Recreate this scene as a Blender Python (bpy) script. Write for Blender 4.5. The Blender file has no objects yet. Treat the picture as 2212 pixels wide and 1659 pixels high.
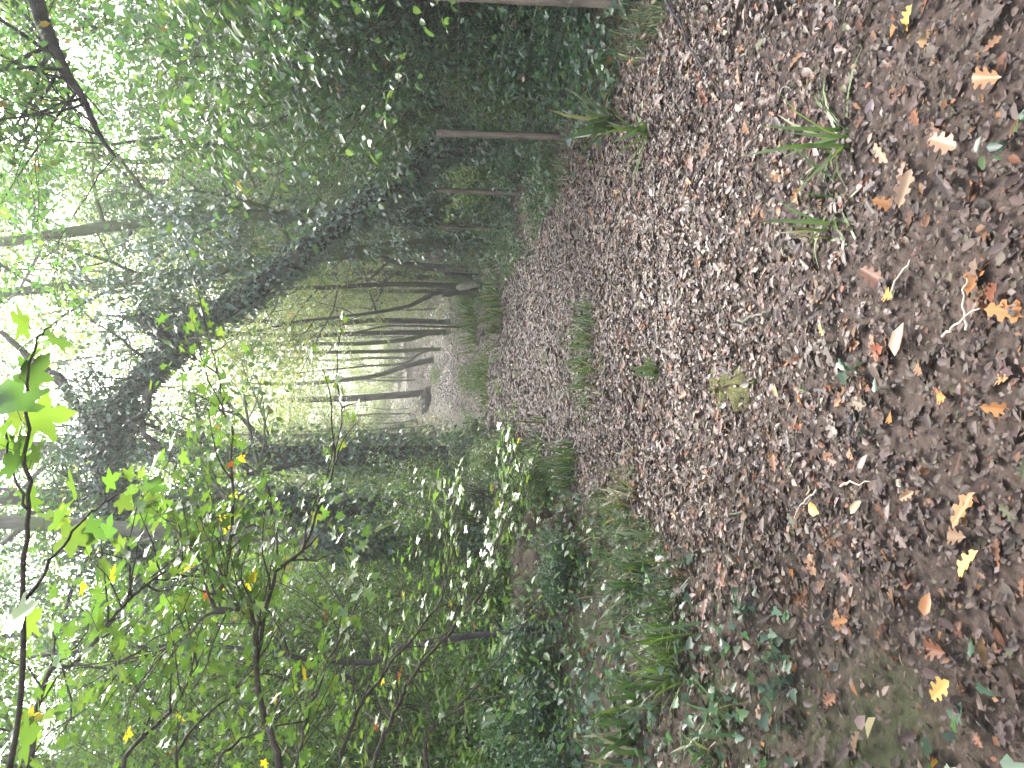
import bpy, math, random
import numpy as np
from math import radians, pi, sin, cos
from mathutils import Vector

random.seed(7)
RNG = np.random.default_rng(11)
C = bpy.context.scene.collection
EXPO = 3.3
HAZE = 0.0029
CAM_H, FD, PITCH = 1.45, 1661.0, radians(6.1)

# ------------------------------------------------------------------ helpers
def at(dx, dy, Y):
    """world point at forward distance Y seen at the spot (dx, dy) of the photograph."""
    ru, rv = (829.5 - dy) / FD, -(dx - 1106.0) / FD
    y = cos(PITCH) + rv * sin(PITCH)
    z = -sin(PITCH) + rv * cos(PITCH)
    s = Y / y
    return Vector((ru * s, Y, CAM_H + z * s))

def _hash(ix, iy, seed):
    h = np.sin(ix * 127.1 + iy * 311.7 + seed * 74.7) * 43758.5453
    return h - np.floor(h)

def vnoise(x, y, seed=0):
    x = np.asarray(x, float); y = np.asarray(y, float)
    ix, iy = np.floor(x), np.floor(y)
    fx, fy = x - ix, y - iy
    fx = fx * fx * (3 - 2 * fx); fy = fy * fy * (3 - 2 * fy)
    a, b = _hash(ix, iy, seed), _hash(ix + 1, iy, seed)
    c, d = _hash(ix, iy + 1, seed), _hash(ix + 1, iy + 1, seed)
    return (a * (1 - fx) + b * fx) * (1 - fy) + (c * (1 - fx) + d * fx) * fy

def sstep(a, b, x):
    t = np.clip((np.asarray(x, float) - a) / (b - a), 0, 1)
    return t * t * (3 - 2 * t)

def path_x(y):
    y = np.asarray(y, float)
    return 0.75 - 0.022 * np.clip(y, 0, 25) + 0.22 * np.clip((y - 25) / 15, 0, 3) ** 1.6

def path_hw(y):
    y = np.asarray(y, float)
    return 1.45 - 0.012 * np.clip(y - 8, 0, 30) + 0.25 * sstep(6, 2, y)

def gz(x, y):
    x = np.asarray(x, float); y = np.asarray(y, float)
    far = 0.085 * np.clip(y - 27, 0, 28) + 0.13 * np.clip(y - 55, 0, 160)
    off = x - path_x(y)
    left = 0.42 * sstep(1.3, 3.0, -off) + 0.055 * np.clip(-off - 3, 0, 25)
    right = 0.10 * sstep(1.4, 2.4, off) + 0.03 * np.clip(off - 3, 0, 25)
    rough = (vnoise(x * 0.5, y * 0.5, 1) - 0.5) * 0.16 * sstep(1.0, 2.6, np.abs(off)) \
        + (vnoise(x * 2.1, y * 2.1, 2) - 0.5) * 0.05 + (vnoise(x * 7, y * 7, 3) - 0.5) * 0.018
    rut = -0.035 * np.exp(-((np.abs(off) - 0.75) / 0.28) ** 2)
    return far + left + right + rough + rut

def G(x, y):
    return float(gz(x, y))

# ------------------------------------------------------------------ materials
def new_mat(name):
    m = bpy.data.materials.new(name); m.use_nodes = True
    nt = m.node_tree
    for n in list(nt.nodes): nt.nodes.remove(n)
    out = nt.nodes.new('ShaderNodeOutputMaterial')
    return m, nt, out

def N(nt, typ, **kw):
    n = nt.nodes.new(typ)
    for k, v in kw.items():
        if k in n.inputs: n.inputs[k].default_value = v
        else: setattr(n, k, v)
    return n

def ramp(nt, fac, stops):
    r = nt.nodes.new('ShaderNodeValToRGB')
    el = r.color_ramp.elements
    while len(el) < len(stops): el.new(0.5)
    for e, (p, c) in zip(el, stops):
        e.position = p; e.color = (c[0], c[1], c[2], 1)
    nt.links.new(fac, r.inputs[0])
    return r

def leaf_mat(name, trans=0.35, rough=0.38, spec=0.5, sat=1.0, tint=(1.2, 1.35, 0.7), bump=0.0):
    """leaf colour comes from the mesh attribute 'tone' (the leaf's own colour)."""
    m, nt, out = new_mat(name)
    a = N(nt, 'ShaderNodeAttribute', attribute_name='tone')
    oi = N(nt, 'ShaderNodeObjectInfo')
    mr = N(nt, 'ShaderNodeMapRange'); mr.inputs[3].default_value = 0.82; mr.inputs[4].default_value = 1.18
    nt.links.new(oi.outputs['Random'], mr.inputs[0])
    hs = N(nt, 'ShaderNodeHueSaturation'); hs.inputs['Saturation'].default_value = sat
    nt.links.new(mr.outputs[0], hs.inputs['Value']); nt.links.new(a.outputs['Color'], hs.inputs['Color'])
    p = N(nt, 'ShaderNodeBsdfPrincipled', Roughness=rough)
    p.inputs['Specular IOR Level'].default_value = spec
    nt.links.new(hs.outputs[0], p.inputs['Base Color'])
    if trans > 0:
        mul = N(nt, 'ShaderNodeMix', data_type='RGBA', blend_type='MULTIPLY')
        mul.inputs[0].default_value = 1.0
        nt.links.new(hs.outputs[0], mul.inputs[6]); mul.inputs[7].default_value = (*tint, 1)
        t = N(nt, 'ShaderNodeBsdfTranslucent')
        nt.links.new(mul.outputs[2], t.inputs['Color'])
        mx = N(nt, 'ShaderNodeMixShader'); mx.inputs[0].default_value = trans
        nt.links.new(p.outputs[0], mx.inputs[1]); nt.links.new(t.outputs[0], mx.inputs[2])
        nt.links.new(mx.outputs[0], out.inputs[0])
    else:
        nt.links.new(p.outputs[0], out.inputs[0])
    return m

def bark_mat(name, c1, c2, moss=0.0, mossc=(0.07, 0.10, 0.025), scale=9.0, rough=0.85, bump=0.5):
    m, nt, out = new_mat(name)
    tc = N(nt, 'ShaderNodeTexCoord')
    mp = N(nt, 'ShaderNodeMapping'); mp.inputs['Scale'].default_value = (1, 1, 0.22)
    nt.links.new(tc.outputs['Object'], mp.inputs[0])
    n1 = N(nt, 'ShaderNodeTexNoise', Scale=scale, Detail=7.0, Roughness=0.65)
    nt.links.new(mp.outputs[0], n1.inputs[0])
    r = ramp(nt, n1.outputs[0], [(0.32, c1), (0.68, c2)])
    col = r.outputs[0]
    if moss > 0:
        n2 = N(nt, 'ShaderNodeTexNoise', Scale=2.3, Detail=4.0)
        nt.links.new(tc.outputs['Object'], n2.inputs[0])
        r2 = ramp(nt, n2.outputs[0], [(0.62 - 0.35 * moss, (0, 0, 0)), (0.72 - 0.25 * moss, (1, 1, 1))])
        mx = N(nt, 'ShaderNodeMix', data_type='RGBA')
        nt.links.new(r2.outputs[0], mx.inputs[0]); nt.links.new(col, mx.inputs[6]); mx.inputs[7].default_value = (*mossc, 1)
        col = mx.outputs[2]
    p = N(nt, 'ShaderNodeBsdfPrincipled', Roughness=rough)
    p.inputs['Specular IOR Level'].default_value = 0.3
    nt.links.new(col, p.inputs['Base Color'])
    b = N(nt, 'ShaderNodeBump', Strength=bump, Distance=0.02)
    nt.links.new(n1.outputs[0], b.inputs['Height']); nt.links.new(b.outputs[0], p.inputs['Normal'])
    nt.links.new(p.outputs[0], out.inputs[0])
    return m

def soil_mat(name, stops, scale=14.0, bump=0.7, moss=None):
    m, nt, out = new_mat(name)
    tc = N(nt, 'ShaderNodeTexCoord')
    n1 = N(nt, 'ShaderNodeTexNoise', Scale=scale, Detail=9.0, Roughness=0.72)
    n2 = N(nt, 'ShaderNodeTexNoise', Scale=1.1, Detail=4.0)
    vo = N(nt, 'ShaderNodeTexVoronoi', Scale=scale * 2.4)
    for n in (n1, n2, vo): nt.links.new(tc.outputs['Object'], n.inputs[0])
    r = ramp(nt, n1.outputs[0], stops)
    col = r.outputs[0]
    mx0 = N(nt, 'ShaderNodeMix', data_type='RGBA', blend_type='MULTIPLY'); mx0.inputs[0].default_value = 0.45
    rv = ramp(nt, vo.outputs['Color'], [(0.1, (0.45, 0.42, 0.4)), (0.9, (1.3, 1.2, 1.15))])
    nt.links.new(col, mx0.inputs[6]); nt.links.new(rv.outputs[0], mx0.inputs[7]); col = mx0.outputs[2]
    if moss:
        r2 = ramp(nt, n2.outputs[0], [(moss[0], (0, 0, 0)), (moss[1], (1, 1, 1))])
        mx = N(nt, 'ShaderNodeMix', data_type='RGBA')
        nt.links.new(r2.outputs[0], mx.inputs[0]); nt.links.new(col, mx.inputs[6]); mx.inputs[7].default_value = (*moss[2], 1)
        col = mx.outputs[2]
    p = N(nt, 'ShaderNodeBsdfPrincipled', Roughness=0.75)
    p.inputs['Specular IOR Level'].default_value = 0.2
    nt.links.new(col, p.inputs['Base Color'])
    b = N(nt, 'ShaderNodeBump', Strength=bump, Distance=0.03)
    nt.links.new(n1.outputs[0], b.inputs['Height']); nt.links.new(b.outputs[0], p.inputs['Normal'])
    nt.links.new(p.outputs[0], out.inputs[0])
    return m

def plain_mat(name, c, rough=0.6, metal=0.0):
    m, nt, out = new_mat(name)
    tc = N(nt, 'ShaderNodeTexCoord')
    n1 = N(nt, 'ShaderNodeTexNoise', Scale=25.0, Detail=4.0)
    nt.links.new(tc.outputs['Object'], n1.inputs[0])
    r = ramp(nt, n1.outputs[0], [(0.3, [v * 0.7 for v in c]), (0.7, [v * 1.25 for v in c])])
    p = N(nt, 'ShaderNodeBsdfPrincipled', Roughness=rough, Metallic=metal)
    nt.links.new(r.outputs[0], p.inputs['Base Color']); nt.links.new(p.outputs[0], out.inputs[0])
    return m

M = dict(
    leaf=leaf_mat('green_leaf', 0.50, 0.38, 0.75),
    ivy=leaf_mat('ivy_leaf', 0.22, 0.33, 1.0),
    maple=leaf_mat('maple_leaf', 0.45, 0.38, 0.5, tint=(1.2, 1.35, 0.5)),
    maple_wet=leaf_mat('wet_maple_leaf', 0.35, 0.24, 1.0, tint=(1.2, 1.35, 0.5)),
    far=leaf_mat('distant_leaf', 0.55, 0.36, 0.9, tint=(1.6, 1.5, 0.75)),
    litter=leaf_mat('dead_leaf', 0.0, 0.50, 0.36),
    shade_toned=leaf_mat('shade_toned_leaf', 0.0, 0.6, 0.22),
    grass=leaf_mat('grass_blade', 0.3, 0.4, 0.45),
    bark=bark_mat('dark_bark', (0.035, 0.028, 0.022), (0.11, 0.095, 0.08)),
    twig=bark_mat('twig_bark', (0.03, 0.022, 0.016), (0.075, 0.06, 0.05), scale=30),
    mossy=bark_mat('mossy_bark', (0.05, 0.042, 0.032), (0.14, 0.125, 0.10), moss=0.75, mossc=(0.075, 0.095, 0.03)),
    pale=bark_mat('pale_bark', (0.07, 0.065, 0.05), (0.20, 0.19, 0.15), moss=0.35, mossc=(0.10, 0.12, 0.05)),
    post=bark_mat('weathered_wood', (0.075, 0.054, 0.041), (0.25, 0.19, 0.15), scale=16, bump=0.6),
    split=bark_mat('split_wood', (0.30, 0.25, 0.19), (0.55, 0.47, 0.38), scale=14),
    rot=bark_mat('rotten_wood', (0.022, 0.018, 0.02), (0.075, 0.062, 0.068), scale=12),
    wire=plain_mat('galvanised_wire', (0.22, 0.21, 0.19), 0.5, 0.6),
    soil=soil_mat('woodland_soil', [(0.25, (0.022, 0.017, 0.013)), (0.5, (0.06, 0.045, 0.034)), (0.75, (0.13, 0.095, 0.075))], moss=(0.56, 0.70, (0.045, 0.06, 0.02))),
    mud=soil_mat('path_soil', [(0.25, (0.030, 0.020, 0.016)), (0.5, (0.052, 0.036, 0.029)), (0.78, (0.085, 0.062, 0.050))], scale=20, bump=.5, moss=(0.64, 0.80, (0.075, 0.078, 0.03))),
    mound=soil_mat('bare_earth', [(0.25, (0.05, 0.036, 0.027)), (0.5, (0.10, 0.074, 0.056)), (0.8, (0.17, 0.13, 0.10))], scale=13, bump=1.0),
    moss=soil_mat('moss_cushion', [(0.25, (0.05, 0.05, 0.018)), (0.5, (0.10, 0.10, 0.035)), (0.8, (0.17, 0.165, 0.06))], scale=30),
)

# ------------------------------------------------------------------ object helpers
def tag(o, label=None, cat=None, group=None, kind=None):
    if label: o['label'] = label
    if cat: o['category'] = cat
    if group: o['group'] = group
    if kind: o['kind'] = kind
    return o

def empty(name, loc, label, cat, group=None):
    o = bpy.data.objects.new(name, None); C.objects.link(o)
    o.empty_display_size = 0.2
    o.location = loc
    return tag(o, label, cat, group)

def mesh_np(name, verts, loops, sizes, mat, parent=None, tone=None, smooth=False):
    """link one mesh object from numpy arrays; a child is given in world coordinates and re-based on its parent."""
    verts = np.asarray(verts, np.float32)
    if parent is not None:
        p = parent; off = np.zeros(3, np.float32)
        while p is not None:
            off += np.array(p.location, np.float32); p = p.parent
        verts = verts - off
    me = bpy.data.meshes.new(name)
    me.vertices.add(len(verts)); me.vertices.foreach_set('co', verts.ravel())
    loops = np.asarray(loops, np.int32); sizes = np.asarray(sizes, np.int32)
    me.loops.add(len(loops)); me.loops.foreach_set('vertex_index', loops)
    me.polygons.add(len(sizes))
    st = np.zeros(len(sizes), np.int32); st[1:] = np.cumsum(sizes)[:-1]
    me.polygons.foreach_set('loop_start', st)
    try: me.polygons.foreach_set('loop_total', sizes)
    except Exception: pass
    if smooth: me.polygons.foreach_set('use_smooth', np.ones(len(sizes), bool))
    if tone is not None:
        at_ = me.color_attributes.new('tone', 'FLOAT_COLOR', 'POINT')
        col = np.ones((len(verts), 4), np.float32); col[:, :3] = tone
        at_.data.foreach_set('color', col.ravel())
    me.materials.append(mat)
    me.update(calc_edges=True); me.validate()
    o = bpy.data.objects.new(name, me); C.objects.link(o)
    if parent is not None: o.parent = parent
    return o

class MB:
    """collects tubes / boxes / batches of leaves, built as ONE mesh."""
    def __init__(s): s.v = []; s.l = []; s.s = []; s.t = []; s.n = 0
    def add(s, v, loops, sizes, tone=None):
        v = np.asarray(v, np.float32).reshape(-1, 3)
        s.v.append(v); s.l.append(np.asarray(loops, np.int64) + s.n); s.s.append(np.asarray(sizes, np.int64))
        s.t.append(np.broadcast_to(np.asarray((0.1, 0.1, 0.1) if tone is None else tone, np.float32), (len(v), 3)))
        s.n += len(v)
    def tube(s, pts, radii, sides=7, rough=0.0, cap=True):
        P = [Vector(p) for p in pts]; n = len(P)
        rings = []
        ref = Vector((0.31, 0.77, 0.55))
        for i in range(n):
            d = (P[min(i + 1, n - 1)] - P[max(i - 1, 0)])
            d = d.normalized() if d.length > 1e-9 else Vector((0, 0, 1))
            a = d.cross(ref)
            if a.length < 0.15: a = d.cross(Vector((0.9, 0.1, 0.3)))
            a.normalize(); b = d.cross(a)
            r = radii[i]
            for k in range(sides):
                th = 2 * pi * k / sides
                rr = r * (1 + (random.uniform(-rough, rough) if rough else 0))
                rings.append(P[i] + a * (cos(th) * rr) + b * (sin(th) * rr))
        loops = []; sizes = []
        for i in range(n - 1):
            for k in range(sides):
                k2 = (k + 1) % sides
                loops += [i * sides + k, i * sides + k2, (i + 1) * sides + k2, (i + 1) * sides + k]; sizes.append(4)
        if cap:
            loops += list(range(sides))[::-1]; sizes.append(sides)
            loops += [(n - 1) * sides + k for k in range(sides)]; sizes.append(sides)
        s.add([tuple(v) for v in rings], loops, sizes)
    def batch(s, tpl, pos, mats, tone):
        """tpl=(verts, loops, sizes); pos (n,3); mats (n,3,3); tone (n,3)."""
        tv, tl, ts = tpl; n = len(pos); k = len(tv)
        if n == 0: return
        V = np.einsum('nij,kj->nki', mats, tv) + pos[:, None, :]
        L = (np.asarray(tl)[None, :] + (np.arange(n) * k)[:, None]).ravel()
        S = np.tile(np.asarray(ts), n)
        s.add(V.reshape(-1, 3), L, S, np.repeat(np.asarray(tone), k, axis=0))
    def build(s, name, mat, parent=None, smooth=False):
        return mesh_np(name, np.concatenate(s.v), np.concatenate(s.l), np.concatenate(s.s), mat, parent, np.concatenate(s.t), smooth)

def smooth_line(pts, sub=4, wob=0.0):
    """Catmull-Rom through pts."""
    P = [Vector(p) for p in pts]; out = []
    for i in range(len(P) - 1):
        p0, p1, p2, p3 = P[max(i - 1, 0)], P[i], P[i + 1], P[min(i + 2, len(P) - 1)]
        for j in range(sub):
            t = j / sub
            q = 0.5 * ((2 * p1) + (p2 - p0) * t + (2 * p0 - 5 * p1 + 4 * p2 - p3) * t * t + (3 * p1 - p0 - 3 * p2 + p3) * t ** 3)
            if wob and (i or j): q += Vector((random.gauss(0, wob), random.gauss(0, wob), random.gauss(0, wob)))
            out.append(q)
    out.append(P[-1]); return out

def taper(n, r0, r1, p=1.0): return [r0 + (r1 - r0) * (i / (n - 1)) ** p for i in range(n)]

# ------------------------------------------------------------------ leaf templates (x = along the leaf, z = its normal)
def tpl_halves(outline, fold=0.12, droop=0.15):
    """outline: list of (x, y>0) from base to tip, the right half; mirrored; two faces folded along the midrib."""
    v = [(0, 0, 0)]; tip = outline[-1]
    right = outline[:-1]
    n = len(right)
    zz = lambda x, y: fold * y - droop * x * x
    for x, y in right: v.append((x, y, zz(x, y)))
    v.append((tip[0], 0, zz(tip[0], 0)))
    for x, y in right: v.append((x, -y, zz(x, y)))
    t = n + 1
    f1 = [0] + [t] + list(range(n, 0, -1))
    f2 = [0] + list(range(t + 1, t + 1 + n)) + [t]
    return (np.array(v, float), f1 + f2, [len(f1), len(f2)])

OVAL = tpl_halves([(0.28, 0.26), (0.68, 0.24), (1.0, 0)], 0.3)
DIAM = (np.array([(0, 0, 0), (0.5, 0.3, 0.07), (1, 0, -0.1), (0.5, -0.3, 0.07)], float), [0, 2, 1, 0, 3, 2], [3, 3])
IVYL = tpl_halves([(-0.12, 0.28), (0.18, 0.5), (0.35, 0.27), (0.62, 0.26), (1.0, 0)], 0.15)
OAK = tpl_halves([(0.10, 0.05), (0.16, 0.15), (0.26, 0.18), (0.30, 0.09), (0.38, 0.13), (0.44, 0.26), (0.54, 0.27), (0.56, 0.13), (0.66, 0.17), (0.74, 0.29), (0.83, 0.23), (0.83, 0.12), (0.92, 0.12), (1.0, 0)], 0.25, 0.18)
MAPL = tpl_halves([(-0.05, 0.10), (-0.12, 0.30), (0.0, 0.46), (0.10, 0.36), (0.16, 0.30), (0.30, 0.42), (0.42, 0.60), (0.52, 0.58), (0.50, 0.44), (0.52, 0.30), (0.48, 0.17), (0.62, 0.21), (0.74, 0.20), (0.82, 0.10), (1.0, 0)], 0.12, 0.12)
FRAG = (np.array([(0, 0, 0), (0.45, 0.32, 0.05), (1, 0.1, -0.04), (0.6, -0.3, 0.08)], float), [0, 2, 1, 0, 3, 2], [3, 3])
BLADE = (np.array([(0, -.012, 0), (0, .012, 0), (.33, -.012, .0), (.33, .012, .0), (.7, -.009, -.06), (.7, .009, -.06), (1, 0, -.2)], float), [0, 2, 3, 1, 2, 4, 5, 3, 4, 6, 5], [4, 4, 3])

def frames(n, tilt, size, rng, yaw=None, up=None, roll=0.4, droop=0.0):
    """(n,3,3) leaf frames: normal mostly up, tipped by ~tilt radians; columns scaled by size."""
    yaw = rng.uniform(0, 2 * pi, n) if yaw is None else yaw
    pit = rng.normal(0, 1, n) * tilt * 0.8 - tilt * 0.45 - droop     # leaf tips hang
    rol = rng.normal(0, 1, n) * roll
    cy, sy, cp, sp, cr, sr = np.cos(yaw), np.sin(yaw), np.cos(pit), np.sin(pit), np.cos(rol), np.sin(rol)
    X = np.stack([cy * cp, sy * cp, sp], 1)
    Y0 = np.stack([-sy, cy, 0 * cy], 1)
    Z0 = np.cross(X, Y0)
    Y = Y0 * cr[:, None] + Z0 * sr[:, None]
    Z = np.cross(X, Y)
    sz = np.asarray(size).reshape(-1, 1, 1) if np.ndim(size) else size
    return np.stack([X, Y, Z], 2) * sz

def tones(n, pal, rng, w=None, jit=0.14):
    pal = np.asarray(pal, float)
    idx = rng.choice(len(pal), n, p=None if w is None else np.asarray(w) / np.sum(w))
    c = pal[idx] * (1 + rng.normal(0, jit, (n, 1)))
    c *= 1 + rng.normal(0, 0.05, (n, 3))
    return np.clip(c, 0.004, 0.9)

PAL = dict(
    green=([(0.070, 0.135, 0.055), (0.092, 0.165, 0.062), (0.055, 0.105, 0.052), (0.13, 0.185, 0.055), (0.16, 0.11, 0.04)], [4, 4, 3, 2, .15]),
    cool=([(0.070, 0.135, 0.078), (0.088, 0.160, 0.095), (0.052, 0.105, 0.064), (0.12, 0.18, 0.078), (0.18, 0.10, 0.04)], [4, 4, 3, 1, .12]),
    bright=([(0.10, 0.175, 0.050), (0.135, 0.21, 0.056), (0.08, 0.145, 0.052), (0.18, 0.235, 0.065), (0.22, 0.13, 0.03)], [4, 4, 3, 1.5, .12]),
    ivy=([(0.048, 0.10, 0.060), (0.064, 0.125, 0.074), (0.035, 0.072, 0.046), (0.09, 0.145, 0.075)], [4, 3, 3, 1]),
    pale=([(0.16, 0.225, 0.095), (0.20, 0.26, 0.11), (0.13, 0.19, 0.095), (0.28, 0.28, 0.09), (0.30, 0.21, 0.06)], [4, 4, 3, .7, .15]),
    maple=([(0.10, 0.170, 0.048), (0.125, 0.195, 0.05), (0.08, 0.145, 0.05), (0.15, 0.205, 0.055)], [4, 4, 3, 1]),
)

def spray(mb, tpl, centers, per, rad, size, pal, rng, flat=0.35, tilt=0.30, sdev=0.22, droop=0.2):
    """leaf sprays: flattened clouds of `per` leaves round each centre."""
    centers = np.asarray(centers, float)
    if len(centers) == 0: return
    n = len(centers) * per
    c = np.repeat(centers, per, axis=0)
    rr = np.repeat(rng.uniform(0.6, 1.35, len(centers)), per)[:, None] * rad
    d = rng.normal(0, 0.5, (n, 3)) * rr
    d[:, 2] *= flat
    d[:, 2] -= 0.25 * (d[:, 0] ** 2 + d[:, 1] ** 2) / np.maximum(rr[:, 0], 1e-3)
    # each spray leans its own way
    sl = np.repeat(rng.normal(0, 0.24, (len(centers), 2)), per, axis=0)
    d[:, 2] += sl[:, 0] * d[:, 0] + sl[:, 1] * d[:, 1]
    yaw = np.arctan2(d[:, 1], d[:, 0]) + rng.normal(0, 0.7, n)
    sz = size * np.clip(rng.normal(1, sdev, n), 0.45, 1.7)
    mb.batch(tpl, c + d, frames(n, tilt, sz, rng, yaw, roll=0.26, droop=droop), tones(n, pal[0], rng, pal[1]))

# ------------------------------------------------------------------ plants
def grow(mb, start, dirv, length, r0, rng, level, tips, bend=0.25, up=0.15, nseg=5, r1=0.25, sides=5, kids=(4, 3), ang=0.8, minr=0.0025):
    """a branch and its side branches; `tips` receives leaf-bearing points."""
    p = Vector(start); d = Vector(dirv).normalized(); pts = [p.copy()]
    for i in range(nseg):
        d = (d + Vector(rng.normal(0, bend, 3)) * 0.5 + Vector((0, 0, up * 0.3))).normalized()
        p = p + d * (length / nseg); pts.append(p.copy())
    rad = taper(nseg + 1, r0, max(r0 * r1, minr))
    mb.tube(pts, rad, sides=sides if level > 0 else max(4, sides - 1), cap=False)
    if level == 0:
        tips += [tuple(q) for q in pts[2:]]
        return
    tips.append(tuple(pts[-1]))
    nk = kids[min(level, len(kids)) - 1]
    for k in range(nk):
        t = rng.uniform(0.25, 0.98); i = min(int(t * nseg), nseg - 1); f = t * nseg - i
        q = pts[i].lerp(pts[i + 1], f)
        dd = (pts[i + 1] - pts[i]).normalized()
        side = dd.cross(Vector(rng.normal(0, 1, 3)))
        if side.length < 1e-3: continue
        side.normalize()
        nd = (dd * cos(ang) + side * sin(ang) + Vector((0, 0, 0.1)))
        grow(mb, q, nd, length * rng.uniform(0.4, 0.65), max(rad[i] * 0.55, minr), rng, level - 1, tips, bend, up, max(3, nseg - 1), r1, sides, kids, ang, minr)

def plant(name, base, label, cat, group, trunk, r0, r1, limbs, llen, leafm, pal, leaf, per, rad, bark, tpl=OVAL, seed=0, start=0.35,
          up=0.2, kids=(4, 3), level=1, flat=0.35, tilt=0.30, tside=9, extra_tips=None, lang=(0.25, 0.8), trunk_name='trunk', crown_name='crown', keep=None):
    """one tree: trunk polyline (world), limbs along it, leaf sprays -> parts trunk, crown."""
    rng = np.random.default_rng(seed)
    e = empty(name, base, label, cat, group)
    mb = MB()
    line = smooth_line(trunk, 4)
    n = len(line); rr = taper(n, r0, r1, 0.9)
    rr[0] *= 1.25
    mb.tube(line, rr, sides=tside, rough=0.07)
    tips = []
    for k in range(limbs):
        t = start + (1 - start) * ((k + rng.uniform(0, 1)) / max(limbs, 1)); i = min(int(t * (n - 1)), n - 2)
        q = line[i].lerp(line[i + 1], rng.uniform(0, 1))
        a = rng.uniform(0, 2 * pi); el = rng.uniform(*lang)
        d = Vector((cos(a) * cos(el), sin(a) * cos(el), sin(el)))
        grow(mb, q, d, llen * rng.uniform(0.6, 1.15) * (1.15 - 0.45 * t), max(rr[i] * 0.42, 0.006), rng, level, tips, up=up, kids=kids)
    mb.build(trunk_name, bark, e, smooth=True)
    if extra_tips is not None: tips = tips + [tuple(q) for q in extra_tips]
    if keep is not None: tips = [t for t in tips if keep(t)]
    if tips and per:
        lb = MB(); spray(lb, tpl, tips, per, rad, leaf, pal, rng, flat, tilt)
        lb.build(crown_name, leafm, e)
    return e

def shrub(name, base, label, cat, group, stems, height, spread, leafm, pal, leaf, per, rad, tpl=OVAL, seed=0, r0=0.02, kids=(5,), bark=None, up=0.5, level=1, tilt=0.30, flat=0.4):
    rng = np.random.default_rng(seed)
    e = empty(name, base, label, cat, group)
    mb = MB(); tips = []
    for k in range(stems):
        a = 2 * pi * (k + rng.uniform(0, .8)) / stems
        d = Vector((cos(a) * spread, sin(a) * spread, 1.0))
        grow(mb, Vector(base) + Vector((cos(a), sin(a), 0)) * rng.uniform(0.02, 0.15), d, height * rng.uniform(0.65, 1.15), r0 * rng.uniform(.7, 1.2), rng, level + 0, tips, bend=0.22, up=up, nseg=6, kids=kids, ang=0.85)
    mb.build('stem', bark or M['twig'], e, smooth=True)
    lb = MB(); spray(lb, tpl, tips, per, rad, leaf, pal, rng, flat, tilt)
    lb.build('foliage', leafm, e)
    return e

def dup(src, loc, rz=0.0, sc=1.0, label=None, group=None):
    r = src.copy(); C.objects.link(r); r.location = loc; r.rotation_euler = (0, 0, rz); r.scale = (sc, sc, sc)
    if label: r['label'] = label
    if group: r['group'] = group
    for ch in list(src.children):
        c = ch.copy(); C.objects.link(c); c.parent = r
        for g in list(ch.children):
            d = g.copy(); C.objects.link(d); d.parent = c
    return r


# ================================================================== THE SETTING
def axis(segs):
    out = []
    for a, b, st in segs: out += list(np.arange(a, b - 1e-9, st))
    out.append(segs[-1][1]); return np.array(out)

def sheet(name, xs, ys, zf, mat):
    X, Y = np.meshgrid(xs, ys); Z = zf(X, Y)
    nx, ny = len(xs), len(ys)
    i = np.arange(nx - 1)[None, :] + np.arange(ny - 1)[:, None] * nx
    L = np.stack([i, i + 1, i + 1 + nx, i + nx], 2).reshape(-1)
    return mesh_np(name, np.stack([X, Y, Z], 2).reshape(-1, 3), L, np.full((nx - 1) * (ny - 1), 4), mat, smooth=True)

gx = axis([(-160, -40, 10), (-40, -12, 2), (-12, -4, .3), (-4, 5, .07), (5, 12, .3), (12, 40, 2), (40, 160, 10)])
gy = axis([(-30, -2, 2), (-2, 9, .07), (9, 20, .2), (20, 50, .6), (50, 90, 3), (90, 330, 12)])
tag(sheet('ground', gx, gy, gz, M['soil']), kind='structure')

def build_path():
    ys = axis([(-2, 9, .06), (9, 20, .15), (20, 46, .4)]); ts = np.linspace(-1, 1, 41)
    T, Y = np.meshgrid(ts, ys)
    W = path_hw(Y) * (1 + 0.22 * (vnoise(Y * 0.8, T * 0 + 3.3, 5) - .5))
    X = path_x(Y) + T * W
    Z = gz(X, Y) + 0.012 - 0.05 * np.abs(T) ** 10
    nx, ny = len(ts), len(ys)
    i = np.arange(nx - 1)[None, :] + np.arange(ny - 1)[:, None] * nx
    L = np.stack([i, i + 1, i + 1 + nx, i + nx], 2).reshape(-1)
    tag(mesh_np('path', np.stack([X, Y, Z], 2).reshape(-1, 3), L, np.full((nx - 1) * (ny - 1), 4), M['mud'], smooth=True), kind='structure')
build_path()

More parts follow.
